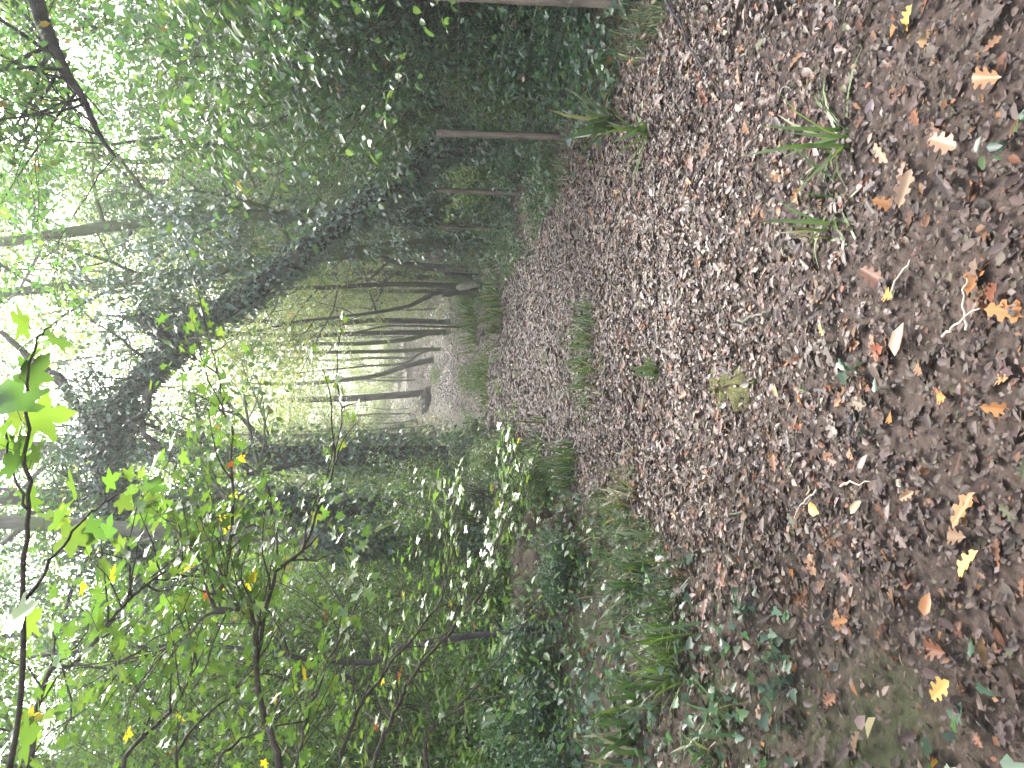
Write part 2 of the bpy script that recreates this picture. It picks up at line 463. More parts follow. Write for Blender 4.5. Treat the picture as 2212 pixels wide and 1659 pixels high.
# ---- leaf litter (uncountable)
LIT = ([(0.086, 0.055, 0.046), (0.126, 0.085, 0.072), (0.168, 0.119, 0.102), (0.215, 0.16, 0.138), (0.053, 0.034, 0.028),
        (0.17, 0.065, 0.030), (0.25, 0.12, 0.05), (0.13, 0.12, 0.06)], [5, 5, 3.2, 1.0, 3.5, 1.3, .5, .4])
LITN = (LIT[0][:0] + [tuple(v * .46 for v in c) for c in LIT[0]], [5, 5, 3.0, .7, 4.5, 1.3, .6, .5])   # half rotted litter near the camera, foreground shade put into its colour
def litter(mb, tpl, n, y0, y1, size, rng, wide=1.15, tilt=0.24, pal=LIT, powr=1.0, lift=0.03, hw0=0.0):
    y = y0 + (y1 - y0) * rng.uniform(0, 1, n) ** powr
    t = rng.uniform(-1, 1, n) * wide
    x = path_x(y) + t * path_hw(y) + rng.normal(0, 0.1, n)
    keep = (np.abs(t) < 0.95) | (rng.uniform(0, 1, n) < (0.4 if hw0 < 1.1 else .8))
    keep &= np.abs(t) >= hw0
    x, y = x[keep], y[keep]; n = len(x)
    z = gz(x, y) + 0.012 + rng.uniform(0.0, lift, n)
    sz = size * np.clip(rng.normal(1, .3, n), .4, 1.8)
    mb.batch(tpl, np.stack([x, y, z], 1), frames(n, tilt, sz, rng, roll=0.24), tones(n, pal[0], rng, pal[1], 0.16))
rng = np.random.default_rng(5)
mb = MB()
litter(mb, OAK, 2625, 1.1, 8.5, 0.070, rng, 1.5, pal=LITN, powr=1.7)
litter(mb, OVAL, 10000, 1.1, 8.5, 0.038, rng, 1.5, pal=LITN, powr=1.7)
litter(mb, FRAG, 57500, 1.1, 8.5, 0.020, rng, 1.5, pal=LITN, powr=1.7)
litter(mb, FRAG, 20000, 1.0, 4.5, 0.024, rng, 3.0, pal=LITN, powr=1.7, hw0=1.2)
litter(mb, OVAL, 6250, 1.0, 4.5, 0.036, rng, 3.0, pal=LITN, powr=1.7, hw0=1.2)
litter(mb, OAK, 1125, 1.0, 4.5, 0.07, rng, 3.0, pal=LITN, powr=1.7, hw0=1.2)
tag(mb.build('shade_toned_litter', M['shade_toned']), kind='stuff')  # near litter, its colour darkened to imitate the shaded foreground
mb = MB()
litter(mb, OAK, 520, 1.1, 6.0, 0.075, rng, 1.3, pal=([(0.15, 0.058, 0.028), (0.19, 0.09, 0.042), (0.14, 0.078, 0.052), (0.25, 0.13, 0.06)], [3, 2, 4, .7]), lift=.045)
litter(mb, OAK, 5200, 2.2, 10.0, 0.075, rng, 1.2, powr=.62)
litter(mb, OVAL, 26000, 2.2, 11.0, 0.043, rng, 1.2, powr=.62)
litter(mb, FRAG, 26000, 2.2, 9.0, 0.026, rng, 1.2, powr=.62)
litter(mb, OVAL, 26000, 11.0, 22.0, 0.06, rng, 1.15)
litter(mb, DIAM, 30000, 22.0, 50.0, 0.075, rng, 1.1)
litter(mb, OVAL, 22000, 1.6, 14.0, 0.05, rng, 3.2, hw0=0.9)
litter(mb, DIAM, 9000, 12.0, 30.0, 0.07, rng, 3.5, hw0=0.95)
litter(mb, DIAM, 26000, 30.0, 62.0, 0.13, rng, 7)
tag(mb.build('leaf_litter', M['litter']), kind='stuff')

# ---- ground ivy and low plants on the verges (uncountable)
def cover(mb, tpl, n, x0, x1, y0, y1, size, pal, rng, off0, off1, hgt=0.08, thr=0.42, tilt=0.35, side=0):
    y = rng.uniform(y0, y1, n); x = rng.uniform(x0, x1, n)
    off = x - path_x(y); a = np.abs(off)
    dens = sstep(off0, off1, a) * (vnoise(x * 1.3, y * 1.3, 9) > thr)
    if side: dens = dens * (np.sign(off) == side)
    k = rng.uniform(0, 1, n) < dens
    x, y = x[k], y[k]; n = len(x)
    z = gz(x, y) + 0.02 + hgt * rng.uniform(0, 1, n) ** 1.4 * (0.4 + 1.2 * vnoise(x * 2.2, y * 2.2, 4))
    sz = size * np.clip(rng.normal(1, .3, n), .45, 1.8)
    mb.batch(tpl, np.stack([x, y, z], 1), frames(n, tilt, sz, rng), tones(n, pal[0], rng, pal[1]))
mb = MB()
cover(mb, IVYL, 3600, -3.2, 0.2, 1.6, 6, 0.045, PAL['cool'], rng, 1.35, 2.1, .10, .38)
cover(mb, IVYL, 15000, -9, -0.4, 4, 14, 0.05, PAL['cool'], rng, 1.3, 2.2, .2, .42)
cover(mb, OVAL, 24000, -7, -0.4, 5, 18, 0.055, PAL['bright'], rng, 1.35, 2.2, .55, .34, tilt=.5)
cover(mb, IVYL, 4200, 1.6, 4.0, 2.6, 6, 0.045, PAL['cool'], rng, 1.35, 2.3, .08, .45)
cover(mb, IVYL, 30000, 1.2, 9, 5, 14, 0.055, PAL['cool'], rng, 1.25, 1.9, .18, .28)
cover(mb, OVAL, 34000, 1.2, 7, 5, 16, 0.055, PAL['cool'], rng, 1.6, 2.4, .75, .30, tilt=.5)
cover(mb, OVAL, 26000, -14, 14, 14, 34, 0.10, PAL['cool'], rng, 1.2, 2.2, .3, .30)
tag(mb.build('ground_ivy', M['leaf']), kind='stuff')
mb = MB()
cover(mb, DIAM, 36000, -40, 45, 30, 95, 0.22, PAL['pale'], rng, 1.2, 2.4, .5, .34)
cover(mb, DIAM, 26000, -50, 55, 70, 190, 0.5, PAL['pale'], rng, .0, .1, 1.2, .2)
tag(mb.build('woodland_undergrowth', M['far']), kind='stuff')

# ---- thin short grass along the path edges and crown (uncountable)
def blades(mb, x, y, L, rng, pal, lean=0.55, z0=0.0, width=1.0):
    n = len(x)
    yaw = rng.uniform(0, 2 * pi, n); el = np.clip(rng.normal(1.05 - .45 * (lean - .8), .22 + lean * .22, n), .12, 1.5)
    X = np.stack([np.cos(yaw) * np.cos(el), np.sin(yaw) * np.cos(el), np.sin(el)], 1)
    Y = np.stack([-np.sin(yaw), np.cos(yaw), 0 * yaw], 1); Z = np.cross(X, Y)
    s = (L * np.clip(rng.normal(1, .3, n), .35, 1.8))[:, None]
    Fm = np.stack([X * s, Y * width * np.minimum(1, s / .25), Z * s], 2)
    mb.batch(BLADE, np.stack([x, y, gz(x, y) + 0.01 + z0], 1), Fm, tones(n, pal[0], rng, pal[1]))
GR = ([(0.085, 0.135, 0.035), (0.11, 0.17, 0.04), (0.065, 0.10, 0.03), (0.22, 0.20, 0.10)], [4, 3, 3, .8])
GRD = ([(0.045, 0.085, 0.03), (0.06, 0.105, 0.035), (0.20, 0.18, 0.09), (0.09, 0.12, 0.04)], [4, 3, 1.2, 2])
mb = MB()
n = 17000; y = 4.5 + 22 * rng.uniform(0, 1, n) ** 1.2; sd = np.where(rng.uniform(0, 1, n) < .6, -1, 1)
x = path_x(y) + sd * (path_hw(y) * 1.02 + np.abs(rng.normal(0, .35, n)))
k = vnoise(x * 1.1, y * .7, 21) > .45
blades(mb, x[k], y[k], 0.11, rng, GRD, 1.1, width=.55)
n = 9000; y = 13 + 30 * rng.uniform(0, 1, n); x = path_x(y) + rng.normal(0, .28, n)
k = vnoise(x * .6, y * .25, 23) > .45
blades(mb, x[k], y[k], 0.12, rng, GR, 1.0, width=1.6)
tag(mb.build('verge_grass', M['grass']), kind='stuff')

# ================================================================== CAMERA, SKY, SUN
cam_d = bpy.data.cameras.new('camera'); cam = bpy.data.objects.new('camera', cam_d); C.objects.link(cam)
cam_d.sensor_fit = 'HORIZONTAL'; cam_d.sensor_width = 36.0
cam_d.lens = 36.0 * FD / 2212.0
cam_d.clip_start = 0.05; cam_d.clip_end = 2000
fwd = Vector((0, cos(PITCH), -sin(PITCH))); upv = Vector((0, sin(PITCH), cos(PITCH)))
from mathutils import Matrix
cx, cy, cz = -upv, Vector((1, 0, 0)), -fwd            # the phone was held on its side: picture left is up
cam.matrix_world = Matrix(((cx.x, cy.x, cz.x, 0), (cx.y, cy.y, cz.y, 0), (cx.z, cy.z, cz.z, CAM_H), (0, 0, 0, 1)))
sc = bpy.context.scene; sc.camera = cam

SUN_EL, SUN_AZ = radians(46), radians(8)             # azimuth from +Y towards +X
w = bpy.data.worlds.new('World'); sc.world = w; w.use_nodes = True
nt = w.node_tree
for n_ in list(nt.nodes): nt.nodes.remove(n_)
sky = nt.nodes.new('ShaderNodeTexSky'); sky.sky_type = 'NISHITA'; sky.sun_disc = False
sky.sun_elevation = SUN_EL; sky.sun_rotation = SUN_AZ
sky.air_density = 1.0; sky.dust_density = 4.0; sky.ozone_density = 1.0
hsv = nt.nodes.new('ShaderNodeHueSaturation'); hsv.inputs['Saturation'].default_value = 0.55   # overcast: the blue is washed out
bg = nt.nodes.new('ShaderNodeBackground'); bg.inputs[1].default_value = 0.15
wo = nt.nodes.new('ShaderNodeOutputWorld')
nt.links.new(sky.outputs[0], hsv.inputs['Color']); nt.links.new(hsv.outputs[0], bg.inputs[0]); nt.links.new(bg.outputs[0], wo.inputs[0])
sd_ = bpy.data.lights.new('sun', 'SUN'); sd_.energy = 1.5; sd_.angle = radians(25); sd_.color = (1, 0.97, 0.92)
so = bpy.data.objects.new('sun', sd_); C.objects.link(so)
sv = Vector((sin(SUN_AZ) * cos(SUN_EL), cos(SUN_AZ) * cos(SUN_EL), sin(SUN_EL)))
so.rotation_euler = sv.to_track_quat('Z', 'Y').to_euler(); so.location = (0, 0, 60)

sc.view_settings.view_transform = 'Standard'; sc.view_settings.look = 'None'
sc.view_settings.gamma = 1.0; sc.view_settings.exposure = EXPO
sc.render.engine = 'CYCLES'
cy_ = sc.cycles
cy_.max_bounces = 9; cy_.diffuse_bounces = 6; cy_.glossy_bounces = 2; cy_.transmission_bounces = 4; cy_.transparent_max_bounces = 4
cy_.sample_clamp_indirect = 6.0
cy_.caustics_reflective = False; cy_.caustics_refractive = False

# ================================================================== FENCE
fence = empty('fence', (2.65, 7.8, G(2.65, 7.8)), 'wire netting fence on weathered square wooden posts beside the path', 'fence')
posts = [(-12, 5.3, 936), (285, 7.8, 945), (412, 11.0, 946), (490, 14.3, 945), (545, 16.8, 942), (579, 20.0, 962)]
tops = []
def fpost(x, y, ztop, w, lean, parent):
    z0 = G(x, y) - 0.25; mbp = MB(); rg = random.Random(int(x * 1000))
    v = []; lv = 9
    for i in range(lv + 1):
        f = i / lv; z = z0 + (ztop - z0) * f
        for sx, sy in ((-.15, -1.4), (1.4, -.15), (.15, 1.4), (-1.4, .15)):
            ww = w * (0.5 + rg.uniform(-.035, .035))
            v.append((x + sx * ww + lean[0] * (f - .2), y + sy * ww + lean[1] * (f - .2), z + (rg.uniform(-.012, .012) if i == lv else 0)))
    loops = []; sizes = []
    for i in range(lv):
        for k in range(4):
            k2 = (k + 1) % 4
            loops += [i * 4 + k, i * 4 + k2, i * 4 + 4 + k2, i * 4 + 4 + k]; sizes.append(4)
    loops += [lv * 4 + k for k in range(4)]; sizes.append(4)
    mbp.add(v, loops, sizes); return mbp.build('post', M['post'], parent)
for dy, Y, dtop in posts:
    p = at(dtop, dy, Y)
    fpost(p.x, p.y, p.z, 0.046 if Y < 6 else 0.055, (random.uniform(-.02, .02), 0), fence)
    tops.append(p)
tops = [Vector((2.5, 2.2, 1.42))] + tops + [Vector((3.9, 24, 1.45)), Vector((5.0, 30, 1.7))]
for p in (tops[-2], tops[-1]): fpost(p.x, p.y, p.z, .09, (0, 0), fence)
wm = MB()
for hz in (0.0, .14, .30, .48, .68, .90, 1.12):
    line = []
    for a, b in zip(tops[:-1], tops[1:]):
        for k in range(6):
            t = k / 6; q = a.lerp(b, t)
            line.append((q.x - .05, q.y, q.z - .03 - hz - 0.05 * sin(pi * t) * (1 if hz < .1 else .4)))
    wm.tube(line, [0.0010] * len(line), sides=4, cap=False)
for a, b in zip(tops[:-1], tops[1:]):
    m_ = int((b - a).length / 0.45)
    for k in range(1, m_):
        q = a.lerp(b, k / m_); sag = 0.05 * sin(pi * k / m_)
        wm.tube([(q.x - .05, q.y, q.z - .03 - sag), (q.x - .05 + random.uniform(-.01, .01), q.y, q.z - .6), (q.x - .05, q.y, q.z - 1.15)], [0.0007] * 3, sides=4, cap=False)
wm.build('wire_netting', M['wire'], fence)

# ================================================================== THE LEANING IVY TREE
def ivy_on(line, rr, n, rng, size=0.09, out=0.12, pal=None, tpl=IVYL, lo=0.0, hi=1.0, mbx=None):
    """ivy leaves standing off a trunk line."""
    pal = pal or PAL['ivy']; mbx = mbx or MB()
    L = np.array([tuple(p) for p in line]); m = len(L)
    t = rng.uniform(lo, hi, n) * (m - 1.001); i = t.astype(int); f = (t - i)[:, None]
    q = L[i] * (1 - f) + L[i + 1] * f
    d = L[np.minimum(i + 1, m - 1)] - L[np.maximum(i - 1, 0)]; d /= np.linalg.norm(d, axis=1)[:, None]
    a = np.cross(d, np.array([.31, .77, .55])); a /= np.linalg.norm(a, axis=1)[:, None]; b = np.cross(d, a)
    th = rng.uniform(0, 2 * pi, n)
    o = a * np.cos(th)[:, None] + b * np.sin(th)[:, None]
    clump = 0.35 + 1.3 * vnoise(t * 0.9 + th * .8, th * 1.1, 31)
    R = np.interp(t, np.arange(m), rr)
    r = (R + 0.01 + out * clump * rng.uniform(0, 1, n) ** 1.6)[:, None]
    pos = q + o * r
    yaw = np.arctan2(o[:, 1], o[:, 0]) + rng.normal(0, .6, n)
    fm = frames(n, 0.40, size * np.clip(rng.normal(1, .28, n), .45, 1.7), rng, yaw, droop=.6, roll=.35)
    pos[:, 2] -= 0.02
    mbx.batch(tpl, pos, fm, tones(n, pal[0], rng, pal[1])); return mbx

IVS = ([(0.085, 0.145, 0.10), (0.10, 0.165, 0.118), (0.066, 0.115, 0.078), (0.12, 0.175, 0.10)], [4, 3, 3, 1])
rng = np.random.default_rng(21)
lean_pts = [(1168, 285, 11.3), (1060, 305, 11.2), (940, 325, 11.1), (870, 390, 11.0), (800, 440, 11.0), (700, 510, 11.0), (560, 622, 10.9), (430, 705, 10.8), (365, 765, 10.8), (300, 825, 10.8),
            (235, 905, 10.9), (213, 965, 11.0), (225, 1035, 11.0), (262, 1110, 11.0), (300, 1180, 11.1), (330, 1260, 11.2)]
lp = [at(*p) for p in lean_pts]; lp[0].z = G(lp[0].x, lp[0].y) - .15
ivt = empty('leaning_tree', (lp[0].x, lp[0].y, G(lp[0].x, lp[0].y)), 'big ivy clad tree leaning right across over the path', 'tree')
line = smooth_line(lp, 4, 0.012); nL = len(line)
rr = [0.165 * (1 - .55 * (i / (nL - 1)) ** 1.3) for i in range(nL)]
mb = MB(); mb.tube(line, rr, sides=12, rough=0.08); mb.build('trunk', M['bark'], ivt, smooth=True)
lim = [  # limbs (photograph spots, depth), radius
    ([(385, 745, 10.8), (345, 715, 10.6), (292, 672, 10.4)], .085, .07),
    ([(292, 672, 10.4), (270, 690, 10.4), (225, 700, 10.3)], .02, .008),
    ([(318, 822, 10.8), (322, 850, 10.5), (318, 880, 10.4), (300, 900, 10.3), (275, 912, 10.2)], .06, .03),
    ([(318, 880, 10.4), (308, 915, 10.3), (322, 950, 10.2), (345, 960, 10.1)], .04, .015),
    ([(270, 885, 10.8), (275, 915, 10.6), (298, 925, 10.5), (302, 905, 10.4)], .03, .015),
    ([(213, 965, 11), (165, 880, 10.8), (140, 835, 10.7), (100, 800, 10.6), (45, 755, 10.5), (0, 715, 10.4)], .085, .03),
    ([(140, 835, 10.7), (128, 815, 10.5), (112, 806, 10.5)], .06, .05),
    ([(262, 1110, 11), (245, 1130, 10.8), (262, 1165, 10.8), (290, 1180, 10.9)], .05, .02),
    ([(300, 1180, 11.1), (300, 1130, 10.8), (345, 1110, 10.7), (380, 1120, 10.6)], .04, .012),
    ([(330, 790, 10.8), (260, 730, 10.6), (190, 690, 10.5)], .03, .008),
    ([(350, 770, 10.8), (290, 640, 11), (270, 630, 11.2), (200, 625, 11.4)], .035, .01),
    ([(262, 1110, 11), (200, 1190, 11.2), (150, 1290, 11.4), (130, 1390, 11.6)], .06, .015),
    ([(300, 1180, 11.1), (340, 1260, 11), (420, 1330, 10.9)], .05, .012)]
tips = []
for pts, a, b in lim:
    ln = smooth_line([at(*p) for p in pts], 3, .01); m2 = MB()
    m2.tube(ln, taper(len(ln), a, b), sides=7, rough=.08)
    if a < .06:
        for k in range(5):
            i = random.randrange(1, len(ln) - 1)
            grow(m2, ln[i], Vector(rng.normal(0, 1, 3)), rng.uniform(.35, .9), .011, rng, 1, tips, kids=(3,), nseg=5, bend=.4)
    m2.build('limb', M['bark'], ivt, smooth=True)
# bare twig fans on the crook of the arch
m2 = MB()
for k in range(26):
    i = rng.integers(int(nL * .42), int(nL * .7))
    d = Vector((rng.normal(0.3, .5), rng.normal(-.3, .5), rng.uniform(.3, 1)))
    grow(m2, line[i], d, rng.uniform(.5, 1.5), .012, rng, 1, tips, kids=(3,), nseg=6, bend=.4)
m2.build('twigs', M['bark'], ivt)
mb = ivy_on(line, rr, 5600, rng, .06, .15, pal=IVS, lo=0, hi=.42)
ivy_on(line, rr, 2600, rng, .06, .12, pal=IVS, lo=.40, hi=.66, mbx=mb)
ivy_on(line, rr, 3600, rng, .062, .26, pal=IVS, lo=.64, hi=1.0, mbx=mb)
# hanging ivy masses
def blob(dx, dy, Y, s, n=1):
    c = at(dx, dy, Y); return [tuple(c + Vector(rng.normal(0, s, 3))) for _ in range(n)]
cc = blob(405, 590, 10.9, .3, 12) + blob(360, 630, 10.9, .3, 12) + blob(300, 590, 11, .35, 8) + blob(480, 520, 11, .25, 7) + blob(350, 520, 11.2, .4, 12) + blob(420, 500, 11.2, .4, 12) \
    + blob(225, 905, 11, .22, 6) + blob(165, 975, 11, .25, 9) + blob(215, 1030, 11, .25, 6) + blob(310, 1120, 10.9, .25, 6) + blob(375, 1180, 10.9, .3, 9) \
    + blob(420, 1090, 11, .25, 5) + blob(150, 1130, 11, .3, 7) + blob(110, 1240, 11, .4, 9) + blob(215, 1290, 11, .4, 9) + blob(340, 1300, 11, .3, 7) + blob(90, 1340, 11.2, .4, 8)
spray(mb, IVYL, cc, 46, .33, .062, IVS, rng, .5, .3, droop=.65)
spray(mb, IVYL, tips, 3, .15, .06, IVS, rng, .6, .3, droop=.5)
mb.build('ivy', M['ivy'], ivt)

# ================================================================== TALL TREES BESIDE IT
def trunk_line(spots, base=None, ext=None):
    pts = [at(*p) for p in spots]
    if base is not None: pts = [Vector((base[0], base[1], G(*base) - .15))] + pts
    if ext: pts = pts + [pts[-1] + (pts[-1] - pts[-2]).normalized() * ext]
    return pts
p1 = trunk_line([(942, 473, 14.8), (800, 470, 14.8), (450, 468, 14.8), (270, 485, 14.8), (0, 524, 14.8)], (3.25, 14.8), 4.5)
mossy = plant('mossy_tree', (3.25, 14.8, G(3.25, 14.8)), 'tall upright mossy trunk rising just behind the leaning ivy tree', 'tree', None, p1, .19, .07, 16, 3.4, M['leaf'], PAL['green'], .085, 26, .5, M['mossy'], seed=3, start=.42, kids=(5, 3))
p2 = trunk_line([(1000, 528, 16.6), (920, 528, 16.6), (600, 566, 16.6), (300, 603, 16.6), (0, 634, 16.6)], (2.95, 16.6), 4.5)
mossy2 = plant('mossy_tree', (2.95, 16.6, G(2.95, 16.6)), 'slanting mossy trunk crossing behind the crook of the ivy arch', 'tree', None, p2, .19, .08, 16, 3.2, M['leaf'], PAL['pale'], .085, 26, .5, M['mossy'], seed=4, start=.45, kids=(5, 3))
rngi = np.random.default_rng(77)
for o, p, n_ in ((mossy, p1, 1300), (mossy2, p2, 900)):
    ln = smooth_line(p, 4)
    mbi = ivy_on(ln, taper(len(ln), .19, .08), n_, rngi, .07, .22, lo=.05, hi=.45)
    c = [tuple(ln[int(len(ln) * f)] + Vector(rngi.normal(0, .4, 3))) for f in rngi.uniform(.3, .75, 16)]
    spray(mbi, IVYL, c, 50, .4, .065, IVS, rngi, .5, .3, droop=.65)
    mbi.build('ivy', M['ivy'], o)

# ---- left: ivy clad trunks
def ivy_tree(label, pts, base, r0, r1, n_ivy, seed, out=.2, hi=.95, limbs=10, bark='bark', llen=2.6, pal='cool', per=20):
    t = plant('ivy_tree', (base[0], base[1], G(*base)), label, 'tree', 'ivy clad trees on the bank', trunk_line(pts, base, 5.0), r0, r1, limbs, llen, M['leaf'], PAL[pal], .085, per, .42, M[bark], seed=seed, start=.5, kids=(5, 3))
    ln = smooth_line(trunk_line(pts, base, 5.0), 4); rg = np.random.default_rng(seed + 100)
    mbi = ivy_on(ln, taper(len(ln), r0, r1), n_ivy, rg, .08, out, lo=.03, hi=hi)
    mbi.build('ivy', M['ivy'], t); return t
ivy_tree('thick dark trunk smothered in ivy at the near end of the distant clearing', [(900, 988, 17.5), (760, 984, 17.5), (540, 984, 17.5), (200, 975, 17.5)], (at(1000, 992, 17.5).x, 17.5), .30, .15, 5200, 31, .42, .8, 12)
ivy_tree('dark straight trunk half covered in ivy on the bank', [(900, 1098, 12), (640, 1096, 12), (500, 1094, 12), (200, 1080, 12)], (at(1080, 1095, 12).x, 12), .185, .11, 3000, 32, .25, .7, 10)
ivy_tree('greyish trunk with little ivy nearest the path bend on the bank', [(900, 1180, 9.2), (760, 1172, 9.2), (560, 1155, 9.2), (250, 1140, 9.2)], (at(1100, 1195, 9.2).x, 9.2), .13, .075, 800, 33, .16, .5, 9, 'pale', 2.2, 'bright')

# ---- left: thin dark kinked sapling close by
p = [at(*q) for q in [(1265, 1346, 6.2), (1130, 1360, 6.2), (1000, 1376, 6.2), (900, 1390, 6.2), (862, 1398, 6.2), (838, 1418, 6.2), (800, 1432, 6.2), (700, 1428, 6.2), (640, 1420, 6.2), (590, 1408, 6.2), (440, 1395, 6.3), (250, 1400, 6.4), (60, 1420, 6.5)]]
b0 = Vector((p[0].x + .02, p[0].y, G(p[0].x, p[0].y)))
plant('dark_sapling', b0, 'thin dark kinked sapling stem standing in the bramble bank', 'sapling', None, [b0 + Vector((0, 0, -.1))] + p, .03, .012, 14, 1.3, M['leaf'], PAL['bright'], .06, 12, .26, M['rot'], seed=41, start=.45, kids=(5,), tside=8)

# ================================================================== EARTH MOUND, LOG, STUMP
def lump(name, c, sx, sy, h, mat, label, cat, seed, nz=.22):
    e = empty(name, (c[0], c[1], G(c[0], c[1])), label, cat) if False else None
    nu, nv = 44, 22; v = []
    for j in range(nv + 1):
        f = j / nv
        for i in range(nu):
            a = 2 * pi * i / nu
            prof = cos(f * pi / 2) ** .55; hh = sin(f * pi / 2)
            k = 1 + nz * (float(vnoise(cos(a) * 2.2 + 5, sin(a) * 2.2 + f * 3, seed)) - .5) * 2
            k2 = 1 + .10 * (float(vnoise(cos(a) * 9 + 5, sin(a) * 9 + f * 9, seed + 1)) - .5) * 2
            x = c[0] + cos(a) * sx * prof * k * k2; y = c[1] + sin(a) * sy * prof * k * k2
            v.append((x, y, G(c[0], c[1]) - .15 + (h + .15) * hh * k2))
    L = []; S = []
    for j in range(nv):
        for i in range(nu):
            i2 = (i + 1) % nu; L += [j * nu + i, j * nu + i2, (j + 1) * nu + i2, (j + 1) * nu + i]; S.append(4)
    o = mesh_np(name, np.array(v), L, S, mat, smooth=True)
    return tag(o, label, cat)
mc = at(1300, 1262, 7.1)
md = lump('earth_mound', (mc.x, 7.1), .75, .6, .36, M['mound'], 'mound of bare brown earth under the white sheened maple twig', 'mound', 61, .35)
r3 = np.random.default_rng(61); vv = np.array([v.co[:] for v in md.data.vertices]); sel = vv[r3.integers(0, len(vv), 900)] + r3.normal(0, .03, (900, 3)); mbl = MB()
mbl.batch(FRAG, sel, frames(900, .7, .035 * r3.uniform(.5, 1.5, 900), r3), tones(900, LIT[0], r3, LIT[1]))
mbl.batch(OVAL, sel[:260] + [0, 0, .03], frames(260, .6, .05 * r3.uniform(.5, 1.4, 260), r3), tones(260, PAL['cool'][0], r3, PAL['cool'][1]))
lt = mbl.build('leaves', M['leaf'], md); lt['kind'] = 'stuff'
mf = at(935, 872, 44)
lump('earth_mound', (mf.x, 44), .9, .8, 0.45, M['rot'], 'dark brown heap of earth at the foot of the distant straight trunk', 'mound', 62)
lump('moss_patch', (at(1590, 835, 3.55).x, 3.72), .16, .42, .035, M['moss'], 'low olive green moss patch in the middle of the path', 'moss', 63)

a, b = at(1292, 58, 6.0), at(1236, 218, 7.7)
mb = MB(); ln = smooth_line([a, a.lerp(b, .35) + Vector((0, 0, .03)), a.lerp(b, .7), b], 4, .006)
mb.tube(ln, taper(len(ln), .045, .035), sides=9, rough=.12)
tag(mb.build('fallen_log', M['rot'], smooth=True), 'dark rotten branch lying in the ivy below the fence', 'log')

# split stump and forked tree by the far end of the fence
s0 = at(1052, 622, 20.5)
e = empty('broken_stump', (s0.x, 20.5, G(s0.x, 20.5)), 'pale split stump leaning beside the last fence posts', 'stump')
mb = MB(); ln = [Vector((s0.x, 20.5, G(s0.x, 20.5) - .1)), at(1015, 625, 20.5), at(968, 632, 20.5), at(955, 634, 20.5)]
mb.tube(smooth_line(ln, 3), taper(10, .17, .09), sides=9, rough=.18); mb.build('stem', M['bark'], e, smooth=True)
mb = MB(); ln = [at(1040, 612, 20.25), at(1010, 617, 20.25), at(985, 622, 20.25)]
mb.tube(smooth_line(ln, 3), [.05, .09, .10, .10, .10, .08, .03], sides=7, rough=.15); mb.build('split_face', M['split'], e, smooth=True)
mb = MB(); mb.tube(smooth_line([at(1048, 600, 20.3), at(1000, 595, 20.2), at(960, 592, 20.2)], 3), taper(7, .09, .05), sides=8, rough=.15); mb.build('snag', M['rot'], e, smooth=True)

# ================================================================== DISTANT TRUNKS DRAWN BY THE PHOTOGRAPH
FT = [
    ('straight dark trunk standing on the brown heap at the path end', [(926, 847), (770, 860), (565, 866), (430, 872)], 44, .27, .12, 7, 'rot', 0.55),
    ('slender trunk bending in an S beside the straight dark trunk', [(944, 774), (900, 785), (870, 793), (813, 811), (753, 820), (663, 828), (553, 829), (430, 832), (330, 838)], 42, .20, .07, 7, 'bark', .6),
    ('thin twin stem splitting off low beside the bending trunk', [(935, 752), (905, 765), (870, 785), (800, 790), (700, 800)], 43, .10, .05, 4, 'bark', .6),
    ('mossy trunk curving outward at its foot in the clearing', [(926, 720), (900, 728), (870, 735), (780, 742), (696, 743), (553, 746), (400, 752)], 36, .17, .08, 8, 'mossy', .55),
    ('upright greenish trunk next to the outward curving one', [(924, 755), (836, 759), (686, 761), (613, 759), (450, 765)], 38, .15, .07, 8, 'mossy', .55),
    ('very thin bare dark stem wavering up from the grassy verge', [(962, 706), (882, 704), (830, 705), (772, 717), (730, 722), (686, 728), (600, 740)], 27, .055, .025, 6, 'bark', .5),
    ('dark leaning trunk forking above the pale split stump', [(955, 631), (920, 643), (886, 660), (850, 668), (804, 676), (724, 686), (640, 695), (553, 716), (430, 735)], 21.5, .085, .035, 9, 'bark', .45),
    ('brown trunk leaning outward at the edge of the far bank', [(912, 907), (870, 918), (817, 932), (700, 950)], 48, .30, .14, 7, 'pale', .55),
    ('thin leaning stem low on the far bank', [(920, 920), (890, 934), (850, 950), (780, 960)], 40, .12, .05, 5, 'pale', .5),
    ('narrow dark pole of a tree seen between two fence posts', [(1030, 545), (940, 543), (860, 540), (760, 545), (600, 560), (400, 585)], 20.5, .075, .035, 9, 'bark', .5),
    ('dark tree stub rising in front of the pale green bush', [(960, 579), (900, 574), (850, 565), (800, 552), (700, 545)], 23, .15, .08, 8, 'bark', .5),
    ('short dark trunk by the last fence post of the row', [(930, 600), (890, 597), (840, 590), (700, 592)], 30, .17, .09, 7, 'bark', .5),
]
FT2 = [(925, 700), (927, 668), (915, 662), (922, 803), (918, 893), (915, 878), (925, 812), (922, 660), (920, 905), (915, 645)]
for k, (lab, pts, Y, r0, r1, limbs, bk, st) in enumerate(FT):
    q = [at(a, b, Y) for a, b in pts]
    base = (q[0].x, Y); q = [Vector((q[0].x, Y, G(*base) - .2))] + [v for v in q if v.z > G(*base) + .1]
    q.append(q[-1] + (q[-1] - q[-2]).normalized() * 4)
    plant('thin_tree', (base[0], base[1], G(*base)), lab, 'tree', 'thin trees in the distant clearing', q, r0 * .8, r1 * .8, limbs + 3, 2.6, M['far'], PAL['pale'], .10 if Y < 30 else .13, 14, .6, M[bk], tpl=DIAM if Y > 30 else OVAL, seed=200 + k, start=st, kids=(4,), tside=8)

